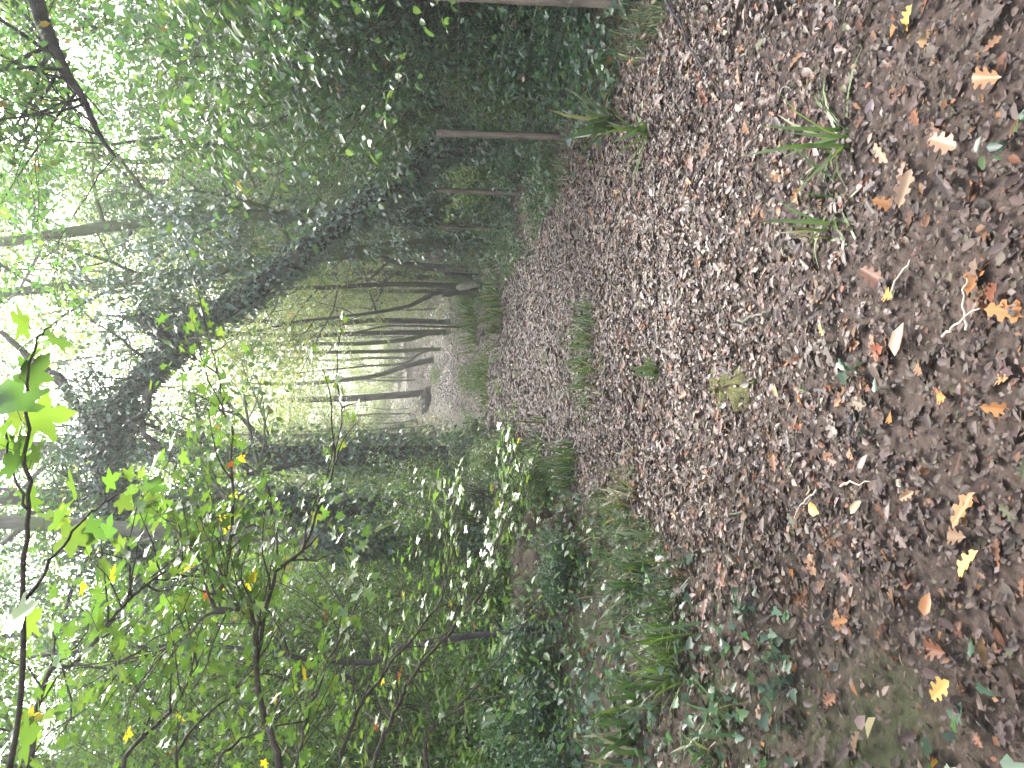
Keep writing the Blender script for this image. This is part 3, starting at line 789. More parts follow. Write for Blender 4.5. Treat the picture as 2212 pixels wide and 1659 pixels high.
# ================================================================== DISTANT WOOD: many thin trees, copied
protos = []
def thin_proto(seed, h, lean, pal, per, leaf, mat='far', limbs=13, start=.22, r=.15, llen=3.0, bark='bark', base=(0, -60)):
    rg = random.Random(seed); x = 0; pts = [Vector((base[0], base[1], -.3))]
    for i in range(1, 7):
        x += rg.gauss(lean * .6, .12); pts.append(Vector((base[0] + x, base[1] + rg.gauss(0, .12), h * i / 6)))
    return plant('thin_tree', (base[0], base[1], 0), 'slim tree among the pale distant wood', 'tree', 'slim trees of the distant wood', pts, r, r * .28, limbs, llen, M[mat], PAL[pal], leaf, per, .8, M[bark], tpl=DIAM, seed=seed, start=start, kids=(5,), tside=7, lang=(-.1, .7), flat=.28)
protos = [thin_proto(301, 14, .12, 'pale', 30, .13, start=.16, r=.08), thin_proto(302, 16, -.1, 'pale', 30, .13, bark='bark', start=.2, r=.085), thin_proto(303, 12, .2, 'pale', 30, .125, bark='bark', r=.06, start=.14), thin_proto(304, 17, 0, 'pale', 30, .14, r=.12, start=.2), thin_proto(305, 13, .1, 'pale', 28, .13, r=.055, start=.22, limbs=9), thin_proto(306, 12, -.1, 'pale', 28, .13, r=.045, start=.2, limbs=9)]
rg = random.Random(55)
used = 0
spots = []
for Y0, Y1, n_, x0, x1 in ((30, 48, 50, -10, 12), (48, 66, 66, -16, 18), (66, 95, 70, -28, 32)):
    for _ in range(n_):
        for _try in range(40):
            Y = rg.uniform(Y0, Y1); X = rg.uniform(x0, x1)
            if abs(X - float(path_x(Y))) < (1.9 if Y < 55 else .0): continue
            if all((X - a) ** 2 + (Y - b) ** 2 > (1.5 if Y < 50 else 3.0) for a, b in spots): break
        spots.append((X, Y))
for k, (X, Y) in enumerate(spots):
    src = protos[k % 6]; loc = (X, Y, G(X, Y)); s_ = rg.uniform(.7, 1.1)
    if k < 6:
        src.location = loc; src.rotation_euler = (0, 0, rg.uniform(0, 6.28)); src.scale = (s_, s_, s_)
    else: dup(src, loc, rg.uniform(0, 6.28), s_)

for k, (X, Y, s_, lab) in enumerate([(-3.2, 24, 1.0, 'slender tree whose crown closes the gap over the path from the bank side'), (4.6, 26, 1.05, 'slender tree whose crown closes the gap behind the fence end'), (-4.2, 30, 1.1, 'tall slender tree at the mouth of the clearing on the bank side'), (3.9, 32, 1.1, 'tall slender tree at the mouth of the clearing on the fence side'), (2.75, 21.8, 1.05, 'slim tree right behind the split stump with a high pale crown'), (-1.95, 20.2, .95, 'slim tree with a high pale crown just past the thick ivy trunk')]):
    dup(protos[(0, 1, 3, 1, 0, 3)[k]], (X, Y, G(X, Y)), 1.3 * k, s_, lab)

def where(X, Y):
    if X > 0:
        k = min(range(6), key=lambda i: abs((5.3, 7.8, 11, 14.3, 16.8, 20)[i] - Y)); o_ = ('nearest', 'second', 'third', 'fourth', 'fifth', 'sixth')[k]
        d_ = X - 2.8
        s_ = 'close behind' if d_ < 1.3 else 'some way behind' if d_ < 3.2 else 'deep behind' if d_ < 7 else 'farthest behind'
        return (s_ + ' the ' + o_ + ' fence post') if Y < 22.5 else (s_ + ' the fence end' + (' far off' if Y > 31 else ''))
    d_ = -X
    s_ = 'at the path edge' if d_ < 2.1 else 'on the bank' if d_ < 3.5 else 'behind the bank' if d_ < 6 else 'deep in the wood'
    p_ = ('near the thin kinked sapling' if Y < 6.6 else 'beside the earth mound' if Y < 8.1 else 'by the greyish trunk' if Y < 10.2 else 'by the half ivied trunk' if Y < 13.2 else 'before the thick ivy trunk' if Y < 16.5 else
          'level with the thick ivy trunk' if Y < 20.5 else 'beyond the thick ivy trunk' if Y < 26 else 'near the distant clearing')
    return s_ + ' ' + p_

# ================================================================== SIDE WOOD: fuller trees, copied
def full_proto(seed, h, pal, leaf, per, bark, mat='leaf', start=.25, limbs=20, llen=3.4, r=.2, base=(0, -60), label='', group=''):
    rg = random.Random(seed); x = 0; pts = [Vector((base[0], base[1], -.3))]
    for i in range(1, 7):
        x += rg.gauss(0, .25); pts.append(Vector((base[0] + x, base[1] + rg.gauss(0, .2), h * i / 6)))
    return plant('woodland_tree', (base[0], base[1], 0), label, 'tree', group, pts, r, r * .25, limbs, llen, M[mat], PAL[pal], leaf, per, .5, M[bark], tpl=OVAL, seed=seed, start=start, kids=(6,), tside=9, lang=(-.1, .8), flat=.32)
gR, gL = 'woodland trees behind the fence', 'woodland trees beyond the bank'
fp = [full_proto(401, 11, 'cool', .115, 32, 'mossy', label='leafy tree of cool green leaves in the wood', group=gR), full_proto(402, 13, 'green', .115, 30, 'bark', label='leafy tree of mid green leaves in the wood', group=gR),
      full_proto(403, 10, 'bright', .11, 32, 'mossy', label='leafy tree of yellow green leaves in the wood', group=gL)]
side = [  # X, Y, proto, scale
    (7.6, 10, 0, .95), (8.6, 13, 1, 1), (5.6, 19, 0, .9), (7.0, 25, 1, 1), (10.5, 20, 2, 1), (12, 29, 0, 1.1), (8.2, 33, 2, 1), (15, 15, 0, 1.1), (5.2, 28.5, 2, .7),
    (-5.2, 9.5, 2, .9), (-6.4, 13.5, 2, 1.0), (-8.5, 10, 0, 1.0), (-5.0, 17.5, 1, .85), (-7.2, 20, 2, 1), (-10, 16, 1, 1.1), (-8.0, 27, 2, 1), (-12, 24, 0, 1.1), (-6.8, 6.3, 2, .9), (-6.4, 33, 1, .9), (-14, 34, 2, 1.2), (15, 38, 2, 1.2),
    (10, 42, 0, 1), (19, 46, 1, 1.1), (24, 55, 2, 1.2), (18, 30, 2, 1), (20, 22, 0, 1), (13, 52, 2, 1), (-11, 42, 2, 1), (-18, 46, 0, 1.1), (-22, 56, 2, 1.2), (-18, 30, 2, 1), (-14, 54, 2, 1), (11.5, 10.5, 1, 1.1), (-4.8, 0.2, 2, .8), (1.4, -2.6, 1, 1.15), (-1.6, -4.4, 1, 1.1), (3.2, -4.2, 0, 1.1), (12, 17.5, 1, 1.25), (16, 24, 0, 1.3), (9.8, 14.5, 2, 1.2), (20, 35, 1, 1.4), (-11, 8.5, 2, 1.1), (-16, 20, 1, 1.1)]  # trees at negative Y: unseen, added behind the camera to shade the near path
first = set()
for k, (X, Y, pi_, s_) in enumerate(side):
    src = fp[pi_]; loc = (X, Y, G(X, Y)); rz = rg.uniform(0, 6.28); grp = gR if X > 0 else gL
    lab = ('cool green', 'mid green', 'yellow green')[pi_] + ' leafy tree ' + where(X, Y)
    if pi_ not in first:
        first.add(pi_); src.location = loc; src.rotation_euler = (0, 0, rz); src.scale = (s_,) * 3; src['label'] = lab; src['group'] = grp
    else: dup(src, loc, rz, s_, lab, grp)

for k, (X, Y, dx_, r_, lab) in enumerate([(4.9, 9.4, .25, .06, 'slim olive barked pole behind the second fence post'), (4.6, 12.6, -.5, .05, 'slim leaning pole crossing behind the third fence post'), (6.2, 11.8, .4, .09, 'olive mossy trunk half hidden in leaves behind the third fence post'), (4.0, 6.9, .3, .035, 'thin pale sapling stem behind the nearest fence post')]):
    b_ = Vector((X, Y, G(X, Y) - .1)); plant('slim_tree', (X, Y, G(X, Y)), lab, 'tree', None, [b_, b_ + Vector((dx_ * .4, 0, 2.2)), b_ + Vector((dx_, .1, 4.5)), b_ + Vector((dx_ * 1.9, .1, 7))], r_, r_ * .4, 9, 1.6, M['leaf'], PAL['bright'], .08, 14, .35, M['mossy'], seed=430 + k, start=.4, kids=(4,), tside=8)

# ================================================================== SHRUBS
sh = [shrub('hazel_shrub', (0, -60, 0), 'hazel', 'shrub', 'shrubs behind the fence', 9, 2.9, .5, M['leaf'], PAL['cool'], .084, 10, .28, seed=501, r0=.018, level=2, kids=(4, 5)),
      shrub('hazel_shrub', (0, -60, 0), 'hazel', 'shrub', 'shrubs behind the fence', 9, 3.1, .55, M['leaf'], PAL['green'], .084, 10, .28, seed=502, r0=.02, level=2, kids=(4, 5)),
      shrub('hazel_shrub', (0, -60, 0), 'hazel', 'shrub', 'shrubs on the bank', 9, 3.0, .6, M['leaf'], PAL['bright'], .064, 10, .26, seed=503, r0=.018, level=2, kids=(4, 5))]
br = [shrub('bramble_bush', (0, -60, 0), 'bramble', 'bush', 'low bushes along the path edge', 16, .6, .9, M['leaf'], PAL['cool'], .045, 18, .16, seed=511, r0=.006, up=.1),
      shrub('bramble_bush', (0, -60, 0), 'bramble', 'bush', 'low bushes along the path edge', 16, .65, .8, M['leaf'], PAL['bright'], .045, 18, .16, seed=512, r0=.006, up=.1)]
def put(list_, protos_, labels, group=None):
    seen = set()
    for X, Y, k, s_, in list_:
        src = protos_[k]; loc = (X, Y, G(X, Y)); rz = rg.uniform(0, 6.28)
        lab = labels(X, Y, k, s_); grp = group(X) if group else None
        if k not in seen:
            seen.add(k); src.location = loc; src.rotation_euler = (0, 0, rz); src.scale = (s_,) * 3; src['label'] = lab
            if grp: src['group'] = grp
        else: dup(src, loc, rz, s_, lab, grp)
put([(4.1, 6.9, 0, 1.0), (4.6, 9.0, 1, 1.15), (3.9, 8.1, 0, .7), (5.2, 11.5, 0, 1.1), (4.3, 13.2, 0, .7), (6.0, 14.5, 1, 1.2), (4.6, 17.5, 0, .8), (5.6, 7.6, 1, 1.3), (4.4, 5.4, 1, .9), (6.2, 21.5, 2, .9), (4.9, 23, 2, .6),
     (3.6, 24.5, 2, .35), (6.8, 10.8, 1, 1.4),
     (-3.9, 8.2, 2, .75), (-4.6, 10.4, 2, 1.1), (-3.7, 11.6, 2, .7), (-4.4, 13.0, 2, 1.0), (-3.8, 15.2, 2, .8), (-5.2, 7.6, 2, 1.2), (-4.2, 6.0, 2, .75), (-4.6, 15.5, 2, 1.1), (-3.0, 16.5, 0, .6), (-5.6, 11, 2, 1.4),
     (-3.6, 21, 1, .9), (-4.5, 25, 2, .9), (-4.5, 4.4, 2, .9), (-1.75, 9.2, 2, .5), (-2.7, 8.3, 2, .42), (-1.6, 10.6, 2, .4), (-2.6, 13.0, 2, .5), (-2.6, 18, 2, .7), (-6.2, 9.4, 2, 1.5), (-5.4, 14.4, 2, 1.5), (4.9, 8.0, 1, 1.5), (5.6, 10.0, 0, 1.4), (7.2, 13, 1, 1.5), (5.6, 16.4, 0, 1.2), (8.5, 17, 1, 1.6), (6.6, 19, 2, 1.2),
     (9, 24, 2, 1.6), (-7.5, 17, 2, 1.5), (-6.2, 23, 2, 1.3), (-9, 22, 2, 1.6), (7.8, 28, 2, 1.4), (-6.6, 29, 2, 1.3), (12, 33, 2, 1.6), (-11, 31, 2, 1.6), (11, 24, 0, 1.5), (5.0, 31, 2, .7), (-4.6, 37, 2, .8)], sh,
    lambda X, Y, k, s_: ('cool green ', 'dull green ', 'yellow green ')[k] + ('tall ' if s_ > 1 else 'low ' if s_ < .65 else '') + 'shrub ' + where(X, Y),
    lambda X: 'shrubs behind the fence' if X > 0 else 'shrubs on the bank')
put([(-1.15, 8.6, 1, .55), (-1.5, 9.6, 0, .75), (-1.9, 8.2, 1, .8), (-2.3, 9.0, 0, .9), (-1.3, 11.4, 1, .8), (-2.2, 11, 0, 1.0), (-1.6, 13, 1, .9), (-2.6, 13.4, 0, 1.1), (-1.8, 15.6, 0, 1.0), (-1.3, 18, 1, .9), (-2.4, 19, 0, 1.2), (-1.8, 22, 1, 1.1),
     (-2.5, 6.2, 0, .8), (-2.9, 5.2, 0, .7), (-1.55, 6.4, 0, .5), (-2.2, 7.8, 1, .6), (3.2, 9.7, 0, .5), (3.4, 12.2, 0, .6), (3.4, 15.6, 0, .6), (3.5, 19, 0, .7), (2.5, 21.5, 1, .5), (4.1, 5.6, 0, 1.3), (4.5, 6.6, 0, 1.6), (4.1, 7.9, 0, 1.4), (3.9, 9.2, 1, 1.2), (4.6, 9.6, 0, 1.7), (4.2, 10.8, 0, 1.3), (4.4, 11, 0, 1.8), (3.8, 12.4, 1, 1.4), (4.2, 14.5, 0, 1.7), (4.2, 16.5, 0, 1.7), (4.8, 19, 1, 1.9), (4.0, 21.5, 0, 1.2), (5.5, 13, 0, 2.0), (5, 7.2, 0, 1.9), (5.8, 9, 0, 2.1), (3.2, 11.2, 0, .6), (-3.6, 8.6, 1, 1.4), (-3.2, 12.4, 1, 1.4), (-4.5, 8, 1, 1.7), (-3.7, 6.6, 1, 1.2), (-4.2, 10.5, 1, 1.7), (-2.8, 7.4, 1, 1.0), (-5.4, 6.4, 1, 1.6), (-3.1, 9.6, 1, 1.3), (-3.2, 17, 1, 1.5), (-3.3, 20.5, 0, 1.6), (-3.0, 24.5, 1, 1.3), (-2.4, 27, 1, 1.0), (3.9, 27, 1, 1.1), (2.9, 24, 1, .8), (3.3, 6.4, 0, .6), (3.5, 7.3, 0, .7)], br,
    lambda X, Y, k, s_: ('dull green ', 'fresh green ')[k] + ('bigger ' if s_ > 1.3 else 'small ' if s_ < .7 else '') + 'bramble ' + where(X, Y))

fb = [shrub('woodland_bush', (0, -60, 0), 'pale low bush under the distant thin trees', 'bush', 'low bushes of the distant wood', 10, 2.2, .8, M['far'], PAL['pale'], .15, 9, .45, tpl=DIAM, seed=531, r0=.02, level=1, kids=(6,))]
fs = []
for Y0, Y1, n_, x0, x1 in ((32, 46, 16, -14, 18), (46, 62, 28, -22, 26), (60, 90, 70, -24, 30), (90, 130, 60, -32, 38)):
    for _ in range(n_):
        Y = rg.uniform(Y0, Y1); X = rg.uniform(x0, x1)
        if Y < 50 and abs(X - float(path_x(Y))) < 2.4: continue
        fs.append((X, Y, 0, rg.uniform(.5, 1.2)))
fs = [(a, b, c, (.5 if b < 60 else 1.0) * d) for a, b, c, d in fs]
put(fs, fb, lambda X, Y, k, s_: 'pale low bush under the distant thin trees')

# the overhanging bough of a tree outside the frame, upper corner beside the fence
bp = [(4.2, 4.6, G(4.2, 4.6) - .1), (4.25, 4.7, 1.6), (4.2, 4.9, 3.2), (3.75, 5.4, 4.2)]
pts = [Vector(b_) for b_ in bp] + [at(*q) for q in [(80, 0, 5.9), (107, 77, 6), (123, 117, 6), (150, 170, 6.05), (180, 213, 6.1), (213, 290, 6.2), (250, 340, 6.3)]]
plant('overhanging_tree', (4.2, 4.6, G(4.2, 4.6)), 'dark bough drooping into the upper corner above the fence', 'tree', None, pts, .09, .012, 20, 1.5, M['leaf'], PAL['green'], .06, 13, .26, M['rot'], seed=611, start=.42, kids=(5,), trunk_name='bough')

# ================================================================== GRASS TUFTS
def tuft(X, Y, n_, L, r, label, pal=GR, seed=0, lean=.8, group='grass tufts', wd=1.0):
    rg2 = np.random.default_rng(seed); mbt = MB()
    x = X + rg2.normal(0, r, n_); y = Y + rg2.normal(0, r * .8, n_)
    blades(mbt, x, y, L, rg2, pal, lean, width=wd)
    if r > .13: return tag(mbt.build('grass', M['grass']), kind='stuff')
    return tag(mbt.build('grass_tuft', M['grass']), label, 'grass', group)
def gp(dx, dy):                                  # where a low spot of the photograph meets flat ground
    ru, rv = (829.5 - dy) / FD, -(dx - 1106.0) / FD
    z = -sin(PITCH) + rv * cos(PITCH); s_ = -CAM_H / z
    return ru * s_, s_ * (cos(PITCH) + rv * sin(PITCH))
T = [(1268, 765, 260, .17, .26, 'fresh grass patch on the crown of the path', GR, 1.1, .6),
     (1278, 705, 120, .15, .14, 'darker end of the fresh grass patch on the path crown', GRD, 1.1, .6),
     (1412, 800, 22, .14, .03, 'single small bright grass tuft in the middle of the path', GR, .8, 1.0),
     (1825, 300, 20, .26, .03, 'long bladed tuft fanning out in the foreground litter', GR, 1.5, .6),
     (1800, 415, 26, .14, .06, 'short olive tuft beside the fanning one', GRD, 1.8, .6),
     (1790, 490, 16, .2, .06, 'wispy tuft lying flat in the foreground litter', GR, 2.0, .6),
     (1335, 270, 26, .40, .04, 'broad bladed sedge clump at the foot of the second fence post', GRD, 1.0, 1.3),
     (1400, 285, 14, .3, .03, 'yellowing tuft below the sedge clump', GR, 1.0, 1.2),
     (1500, 1315, 80, .22, .09, 'lush drooping grass tuft on the bank edge', GRD, 1.0, .6),
     (1540, 1420, 120, .24, .10, 'brightest thick grass tuft on the bank edge', GR, .9, .6),
     (1500, 1560, 60, .26, .12, 'grass tuft among ivy leaves at the edge of the bank', GRD, .9, 1.0),
     (1420, 1240, 70, .22, .10, 'arching grass among bramble leaves on the bank', GRD, .9, .9),
     (1372, 1065, 90, .22, .09, 'straw coloured tuft spilling over the path edge', ([(0.22, 0.19, 0.10), (0.10, 0.13, 0.045), (0.28, 0.24, 0.14)], [2, 2, 1]), 1.1, .8),
     (1240, 1010, 130, .28, .16, 'dull green grass where the bank meets the path', GRD, .8, .9),
     (1175, 985, 130, .3, .2, 'grass clump further along the bank foot', GRD, .8, 1.0),
     (1115, 960, 110, .32, .25, 'distant grass clump along the bank foot', GR, .8, 1.2),
     (1030, 690, 160, .5, .5, 'tall bushy grass at the bend of the path', GR, .6, 2.2),
     (1080, 665, 110, .4, .4, 'grass clump below the tall grass at the bend', GR, .7, 2.0),
     (1052, 835, 130, .25, .4, 'grass growing on the crown of the distant path', GR, .8, 2.0),
     (1660, 1600, 60, .16, .1, 'sparse thin grass blades in the dark corner', GRD, 1.2, .7)]
for k, (dx, dy, n_, L, r, lab, pal, ln_, wd) in enumerate(T):
    X, Y = gp(dx, dy); tuft(X, Y, n_, L, r, lab, pal, 700 + k, ln_, 'grass tufts', wd)

for k, (dx, dy, sx, sy, lab) in enumerate([(1120, 800, .22, .5, 'thin mossy strip on the crown of the far path'), (1180, 780, .18, .4, 'faint olive moss strip on the crown of the path'), (1310, 775, .2, .3, 'olive moss just in front of the grass patch')]):
    X, Y = gp(dx, dy); lump('moss_patch', (X, Y), sx, sy, .03, M['moss'], lab, 'moss', 640 + k)
# small seedlings on the path
for k, (dx, dy, lab) in enumerate([(1865, 815, 'three leaved green seedling in the foreground litter'), (1720, 1395, 'ivy sprig creeping out over the litter'), (1660, 1300, 'pale ivy sprig at the edge of the bank'), (2180, 300, 'green weed leaves at the near end of the path'), (1760, 1480, 'dark ivy sprig in the shaded corner')]):
    X, Y = gp(dx, dy); mbt = MB(); r3 = np.random.default_rng(800 + k); n_ = (7, 16, 14, 8, 18)[k]
    x = X + r3.normal(0, .06, n_); y = Y + r3.normal(0, .06, n_)
    mbt.batch(IVYL if k != 3 else OVAL, np.stack([x, y, gz(x, y) + r3.uniform(.035, .09, n_)], 1), frames(n_, .3, .045, r3), tones(n_, PAL['cool'][0], r3, PAL['cool'][1]))
    for i in range(n_): mbt.tube([(X, Y, G(X, Y) + .015), ((x[i] + X) / 2, (y[i] + Y) / 2, G(x[i], y[i]) + .03), (x[i], y[i], G(x[i], y[i]) + .06)], [.002, .0015, .001], sides=4)
    tag(mbt.build('seedling', M['leaf']), lab, 'plant')

# ================================================================== LEAVES AND TWIGS THAT STAND OUT ON THE PATH
OR, YE, TA, RU, PA = (0.29, 0.12, 0.038), (0.38, 0.23, 0.06), (0.20, 0.12, 0.07), (0.17, 0.055, 0.03), (0.22, 0.18, 0.10)
FL = [(2115, 640, OR, .12, 'large orange'), (2150, 668, OR, .10, 'orange brown'), (1956, 642, YE, .085, 'golden'), (1808, 725, YE, .075, 'pale yellow'), (1935, 748, RU, .11, 'rust brown'), (1955, 770, TA, .10, 'curled tan'),
      (1975, 452, TA, .11, 'narrow tan'), (1912, 432, OR, .075, 'small orange'), (1918, 308, TA, .08, 'smooth tan'), (2040, 300, TA, .10, 'curled brown'), (2128, 395, OR, .08, 'bright orange'), (1742, 850, OR, .08, 'narrow orange'),
      (1690, 860, PA, .06, 'folded whitish'), (2070, 858, OR, .09, 'orange lobed'), (2140, 878, OR, .08, 'deep orange'), (2012, 808, TA, .075, 'tan orange'), (1942, 912, OR, .085, 'upright orange'), (1798, 1108, YE, .085, 'bright yellow'),
      (1772, 1060, PA, .07, 'pale straw'), (2078, 1142, OR, .11, 'golden orange'), (2130, 1188, YE, .10, 'amber'), (2105, 1160, TA, .09, 'brownish'), (1965, 1268, TA, .095, 'spiky tan'), (2028, 1330, OR, .065, 'round orange red'),
      (2072, 1508, YE, .095, 'vivid yellow'), (1960, 1590, PA, .09, 'cream'), (1942, 1575, TA, .09, 'tan split'), (1845, 1345, OR, .06, 'small orange brown'), (1740, 1230, OR, .08, 'orange tipped'), (1640, 1115, TA, .09, 'tan'), (1560, 425, RU, .07, 'dark red'),
      (1282, 446, OR, .09, 'orange'), (1530, 345, TA, .09, 'pinkish tan'), (1718, 325, YE, .07, 'yellow'), (2000, 10, YE, .09, 'lemon yellow'), (1965, 60, OR, .08, 'tawny'), (1590, 555, YE, .06, 'dull yellow'), (1762, 405, OR, .06, 'amber small'), (1480, 860, TA, .09, 'pink tan'),
      (1500, 1180, OR, .08, 'orange verge'), (1370, 1390, RU, .10, 'rust'), (1395, 1000, RU, .07, 'dark rust'), (2185, 610, RU, .08, 'red brown'), (1870, 1110, PA, .06, 'pale'), (2060, 1270, TA, .07, 'beige')]
for k, (dx, dy, c, s_, nm) in enumerate(FL):
    X, Y = gp(dx, dy); r3 = np.random.default_rng(900 + k); mbt = MB()
    fr = frames(1, .28, s_ * 1.05, r3, roll=.25)
    mbt.batch(OAK if c not in (PA,) and k % 6 != 5 else OVAL, np.array([[X, Y, G(X, Y) + .055]]), fr, np.clip(np.array([c]) * r3.uniform(.85, 1.15), 0, .8))
    tag(mbt.build('fallen_leaf', M['litter']), nm + ' fallen leaf lying on the ' + ('bank edge' if dy > 1330 and dx < 1900 else 'near litter of the path' if dx > 1880 else 'litter of the path'), 'leaf', 'fallen leaves that stand out')
TW = [((1325, 590), (1365, 640), .007, 'grey lichen twig lying across the far litter'), ((1610, 690), (1680, 672), .008, 'pale forked twig lying in the path litter'), ((1640, 1110), (1600, 1108), .006, 'short pale twig beside the bank'),
      ((2050, 730), (2130, 670), .004, 'straw stalk in the near litter'), ((1780, 1055), (1740, 1120), .004, 'thin curved stalk beside the yellow leaf'), ((1740, 835), (1770, 852), .006, 'stubby grey twig by the moss patch'),
      ((1840, 1050), (1905, 1040), .0035, 'curled straw stalk on bare soil'), ((1850, 900), (1862, 960), .008, 'thin black root on the path surface'), ((1945, 640), (1990, 560), .004, 'pale dry stem beside the golden leaf'), ((2105, 720), (2110, 600), .004, 'dry flat stem in the near litter'), ((1460, 0), (1560, 215), .009, 'thin dark fallen stick running down from the fence'), ((1250, 1455), (1330, 1500), .006, 'grey dead twig on the shaded bank')]
for k, (p0, p1_, r, lab) in enumerate(TW):
    a, b = gp(*p0), gp(*p1_); mbt = MB(); ln = []
    for i in range(9):
        t = i / 8; x = a[0] + (b[0] - a[0]) * t; y = a[1] + (b[1] - a[1]) * t
        ln.append((x + random.gauss(0, .006), y + random.gauss(0, .006), G(x, y) + .045 + .012 * sin(t * 3) + random.gauss(0, .003)))
    mbt.tube(ln, taper(9, r, r * .5), sides=6, rough=.12)
    tag(mbt.build('fallen_twig', M['rot' if k in (7, 10) else 'split' if r < .005 else 'pale'], smooth=True), lab, 'twig', 'twigs on the path')

# ================================================================== MAPLE SAPLINGS LEANING IN FROM THE BANK
def maple(stem, label, branches, seed, leaf=.085, step=.05, root=None, twig_p=1.0, wet=False):
    r4 = np.random.default_rng(seed)
    e = empty('maple_sapling', (stem[0][0], stem[0][1], G(stem[0][0], stem[0][1])), label, 'sapling', 'maple saplings reaching in over the path')
    st = smooth_line([Vector(p_) for p_ in stem], 4); mbs = MB(); mbs.tube(st, taper(len(st), .03, .012), sides=8, rough=.06); mbs.build('stem', M['twig'], e, smooth=True)
    for bi, (pts, r0, lf, dens) in enumerate(branches):
        q = [at(*p_) for p_ in pts]
        if bi not in (99,):
            near = min(st, key=lambda s_: (s_ - q[0]).length)
            if len(pts[0]) == 3 and pts[0][1] > 1600: q = [near] + q
        ln = smooth_line(q, 5, .004); mbb = MB(); mbb.tube(ln, taper(len(ln), r0, .002), sides=6, rough=.08)
        pos = []; yaw = []; szs = []
        def leaves_on(l2, dens_):
            acc = 0; sgn = 1
            for i in range(1, len(l2)):
                seg = l2[i] - l2[i - 1]; acc += seg.length
                vis = i > len(l2) * .12
                if acc > (step * .7 if wet else step) and vis and r4.uniform() < dens_:
                    acc = 0; az = math.atan2(seg.y, seg.x)
                    for s2 in (-1, 1):
                        if r4.uniform() < .2: continue
                        pl = r4.uniform(.03, .085); y_ = az + s2 * r4.uniform(.5, 1.4)
                        b_ = l2[i] + Vector((cos(y_) * pl, sin(y_) * pl, r4.uniform(-.01, .035)))
                        mbb.tube([l2[i], (l2[i] + b_) / 2 + Vector((0, 0, .006)), b_], [.0012, .001, .0009], sides=3, cap=False)
                        pos.append(tuple(b_)); yaw.append(y_ + r4.normal(0, .3)); szs.append(lf * np.clip(r4.normal(1, .25), .45, 1.5))
        leaves_on(ln, dens)
        for i in range(4, len(ln) - 1):
            if r4.uniform() < twig_p * .5:
                d = (ln[i + 1] - ln[i]).normalized(); sd = d.cross(Vector((0, 0, 1))).normalized() * r4.choice([-1, 1])
                p_ = ln[i].copy(); dd = d * .6 + sd * .7 + Vector((0, 0, r4.normal(.1, .25))); l2 = [p_.copy()]
                for _ in range(6):
                    dd = (dd + Vector(r4.normal(0, .16, 3))).normalized(); p_ = p_ + dd * r4.uniform(.05, .09); l2.append(p_.copy())
                mbb.tube(l2, taper(7, max(r0 * .35, .0025), .0013), sides=5, cap=False); leaves_on(l2, min(1, dens + .1))
        mbb.build('branch', M['twig'], e, smooth=True)
        if pos:
            n_ = len(pos); mbl = MB()
            tn = tones(n_, PAL['maple'][0], r4, PAL['maple'][1], .12)
            odd = r4.uniform(0, 1, n_); tn[odd > .99] = (0.55, 0.40, 0.03); tn[odd < .008] = (.22, .056, .03)
            mbl.batch(MAPL, np.array(pos), frames(n_, .16 if wet else .42, np.array(szs), r4, np.array(yaw), roll=.18 if wet else .45), tn)
            mbl.build('foliage', M['maple_wet' if wet else 'maple'], e)
    return e
maple([(-2.15, 3.1, G(-2.15, 3.1)), (-2.1, 3.1, .9), (-2.0, 3.15, 1.7), (-1.95, 3.2, 2.5)], 'maple sapling with long low twig bearing white sheened leaves', [
    ([(806, 1659, 3.1), (846, 1556, 3.2), (873, 1496, 3.3), (896, 1453, 3.35), (963, 1373, 3.5), (1036, 1283, 3.7), (1073, 1189, 3.9), (1087, 1106, 4.1), (1100, 1010, 4.3), (1103, 960, 4.4)], .010, .046, .95),
    ([(733, 1659, 3.0), (773, 1536, 3.1), (843, 1433, 3.3), (900, 1370, 3.4), (960, 1270, 3.6), (985, 1150, 3.8), (990, 1090, 3.9)], .009, .046, .9),
    ([(880, 1480, 3.3), (930, 1400, 3.3), (1000, 1330, 3.35), (1010, 1250, 3.45)], .005, .046, .9),
    ([(920, 1659, 2.9), (925, 1580, 2.9), (985, 1530, 2.95), (1040, 1480, 3.0)], .012, .056, .5),
    ([(1073, 1189, 3.9), (1050, 1140, 3.9), (1000, 1100, 3.9), (985, 1070, 3.9)], .004, .046, 1), ([(1036, 1283, 3.7), (1000, 1240, 3.7), (975, 1180, 3.75)], .004, .046, 1), ([(1073, 1189, 3.9), (1110, 1160, 3.85), (1130, 1110, 3.85), (1128, 1060, 3.9)], .004, .046, 1),
    ([(963, 1373, 3.5), (985, 1320, 3.5), (1010, 1290, 3.55), (1050, 1250, 3.6)], .004, .046, 1)], 71, wet=True)
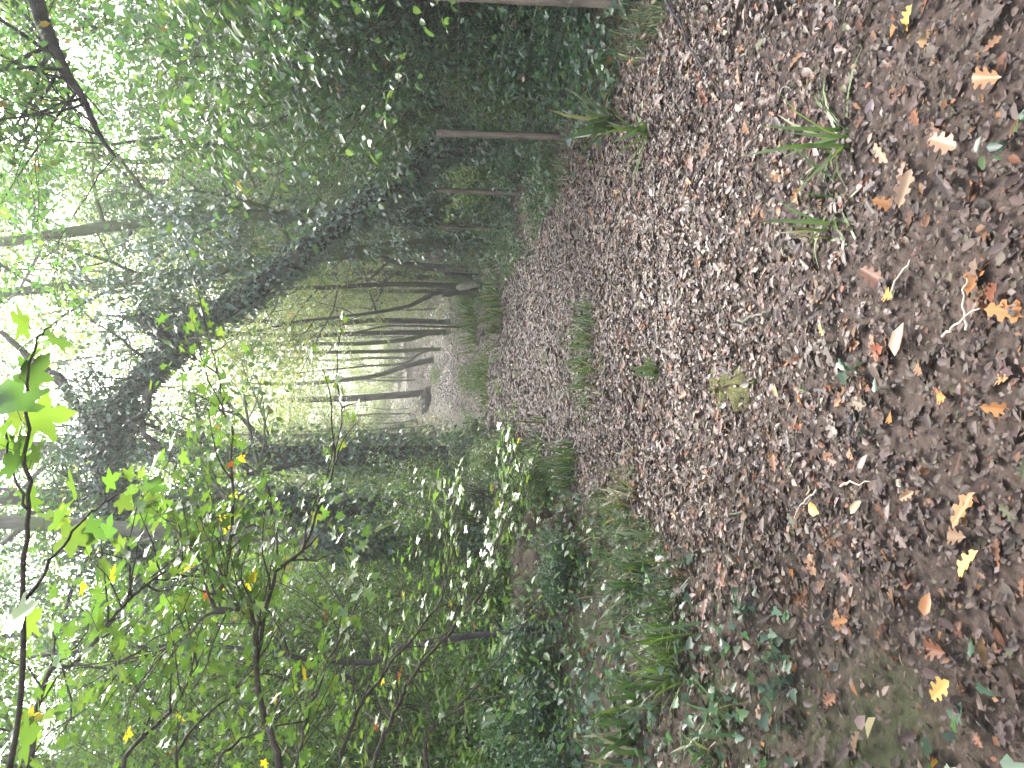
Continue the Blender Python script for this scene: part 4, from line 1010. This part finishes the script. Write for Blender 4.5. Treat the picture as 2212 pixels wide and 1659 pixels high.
maple([(-2.35, 3.4, G(-2.35, 3.4)), (-2.2, 3.35, 1.4), (-2.05, 3.3, 2.4), (-1.9, 3.2, 3.3)], 'maple sapling with an arching dark branch crossing the ivy trunks', [
    ([(603, 1659, 2.9), (573, 1556, 3.0), (556, 1483, 3.1), (560, 1383, 3.2), (596, 1240, 3.4), (653, 1190, 3.5), (686, 1106, 3.6), (713, 1037, 3.7), (740, 893, 3.9), (723, 863, 4.0)], .015, .046, .75),
    ([(556, 1483, 3.1), (548, 1345, 3.2), (520, 1318, 3.2), (460, 1309, 3.25), (490, 1230, 3.3), (500, 1106, 3.45), (500, 936, 3.7), (483, 886, 3.8), (473, 820, 3.9), (455, 745, 4.0), (440, 700, 4.1)], .012, .046, .85),
    ([(520, 1318, 3.2), (445, 1330, 3.2), (385, 1388, 3.2), (310, 1420, 3.2), (250, 1440, 3.2)], .008, .046, .7),
    ([(460, 1309, 3.25), (440, 1240, 3.3), (430, 1180, 3.4)], .006, .046, .8),
    ([(640, 1659, 2.8), (660, 1560, 2.9), (700, 1450, 3.0), (760, 1330, 3.2), (800, 1250, 3.3)], .007, .046, .8)], 72)
maple([(-2.3, 3.7, G(-2.3, 3.7)), (-2.2, 3.7, 1.8), (-2.05, 3.6, 3.0), (-1.9, 3.5, 3.8)], 'maple sapling spraying bright leaves high above the bank', [
    ([(267, 1659, 3.3), (333, 1570, 3.4), (377, 1523, 3.45), (410, 1470, 3.5), (440, 1400, 3.6)], .012, .046, .9),
    ([(60, 1659, 3.3), (100, 1463, 3.4), (160, 1433, 3.4), (233, 1350, 3.45), (283, 1290, 3.5), (360, 1233, 3.6), (393, 1216, 3.65), (430, 1130, 3.7)], .014, .065, .8),
    ([(160, 1433, 3.4), (240, 1440, 3.3), (320, 1390, 3.3), (400, 1340, 3.4)], .006, .056, .9),
    ([(380, 1659, 3.1), (430, 1560, 3.2), (500, 1500, 3.3), (560, 1440, 3.4)], .008, .046, .9),
    ([(470, 1659, 3.0), (520, 1600, 3.1), (640, 1560, 3.2), (740, 1540, 3.3)], .008, .046, .9),
    ([(283, 1290, 3.5), (280, 1180, 3.5), (300, 1080, 3.6)], .006, .09, .9)], 73, .085, .07)
maple([(-1.45, 1.75, G(-1.45, 1.75)), (-1.4, 1.75, 1.3), (-1.3, 1.8, 2.2), (-1.15, 1.85, 2.6)], 'maple sapling whose big near leaves hang into the top of the view', [
    ([(20, 1659, 1.9), (50, 1300, 1.95), (60, 1100, 2.0), (62, 950, 2.0), (60, 830, 2.0), (80, 745, 2.0), (110, 700, 2.0)], .008, .085, .9),
    ([(50, 1300, 1.95), (110, 1220, 2.1), (170, 1130, 2.2), (230, 1080, 2.3), (270, 1060, 2.35)], .005, .08, .8),
    ([(60, 1100, 2.0), (20, 1000, 2.05), (10, 900, 2.1)], .004, .085, .9)], 74, .1, .055, twig_p=.0)

# ================================================================== HAZE: added volume that imitates the veil of backlit glare
if HAZE > 0:
    m, nt_, out_ = new_mat('glare_veil')
    pv = nt_.nodes.new('ShaderNodeVolumePrincipled'); pv.inputs['Density'].default_value = HAZE
    pv.inputs['Color'].default_value = (0.95, 0.97, 0.92, 1); pv.inputs['Anisotropy'].default_value = 0.4
    nt_.links.new(pv.outputs[0], out_.inputs['Volume'])
    x0, x1, y0, y1, z0, z1 = -165, 165, -65, 335, -3, 55
    v = [(x, y, z) for z in (z0, z1) for y in (y0, y1) for x in (x0, x1)]
    F = [(0, 2, 3, 1), (4, 5, 7, 6), (0, 1, 5, 4), (2, 6, 7, 3), (0, 4, 6, 2), (1, 3, 7, 5)]
    tag(mesh_np('haze', np.array(v, float), [i for f in F for i in f], [4] * 6, m), kind='stuff')
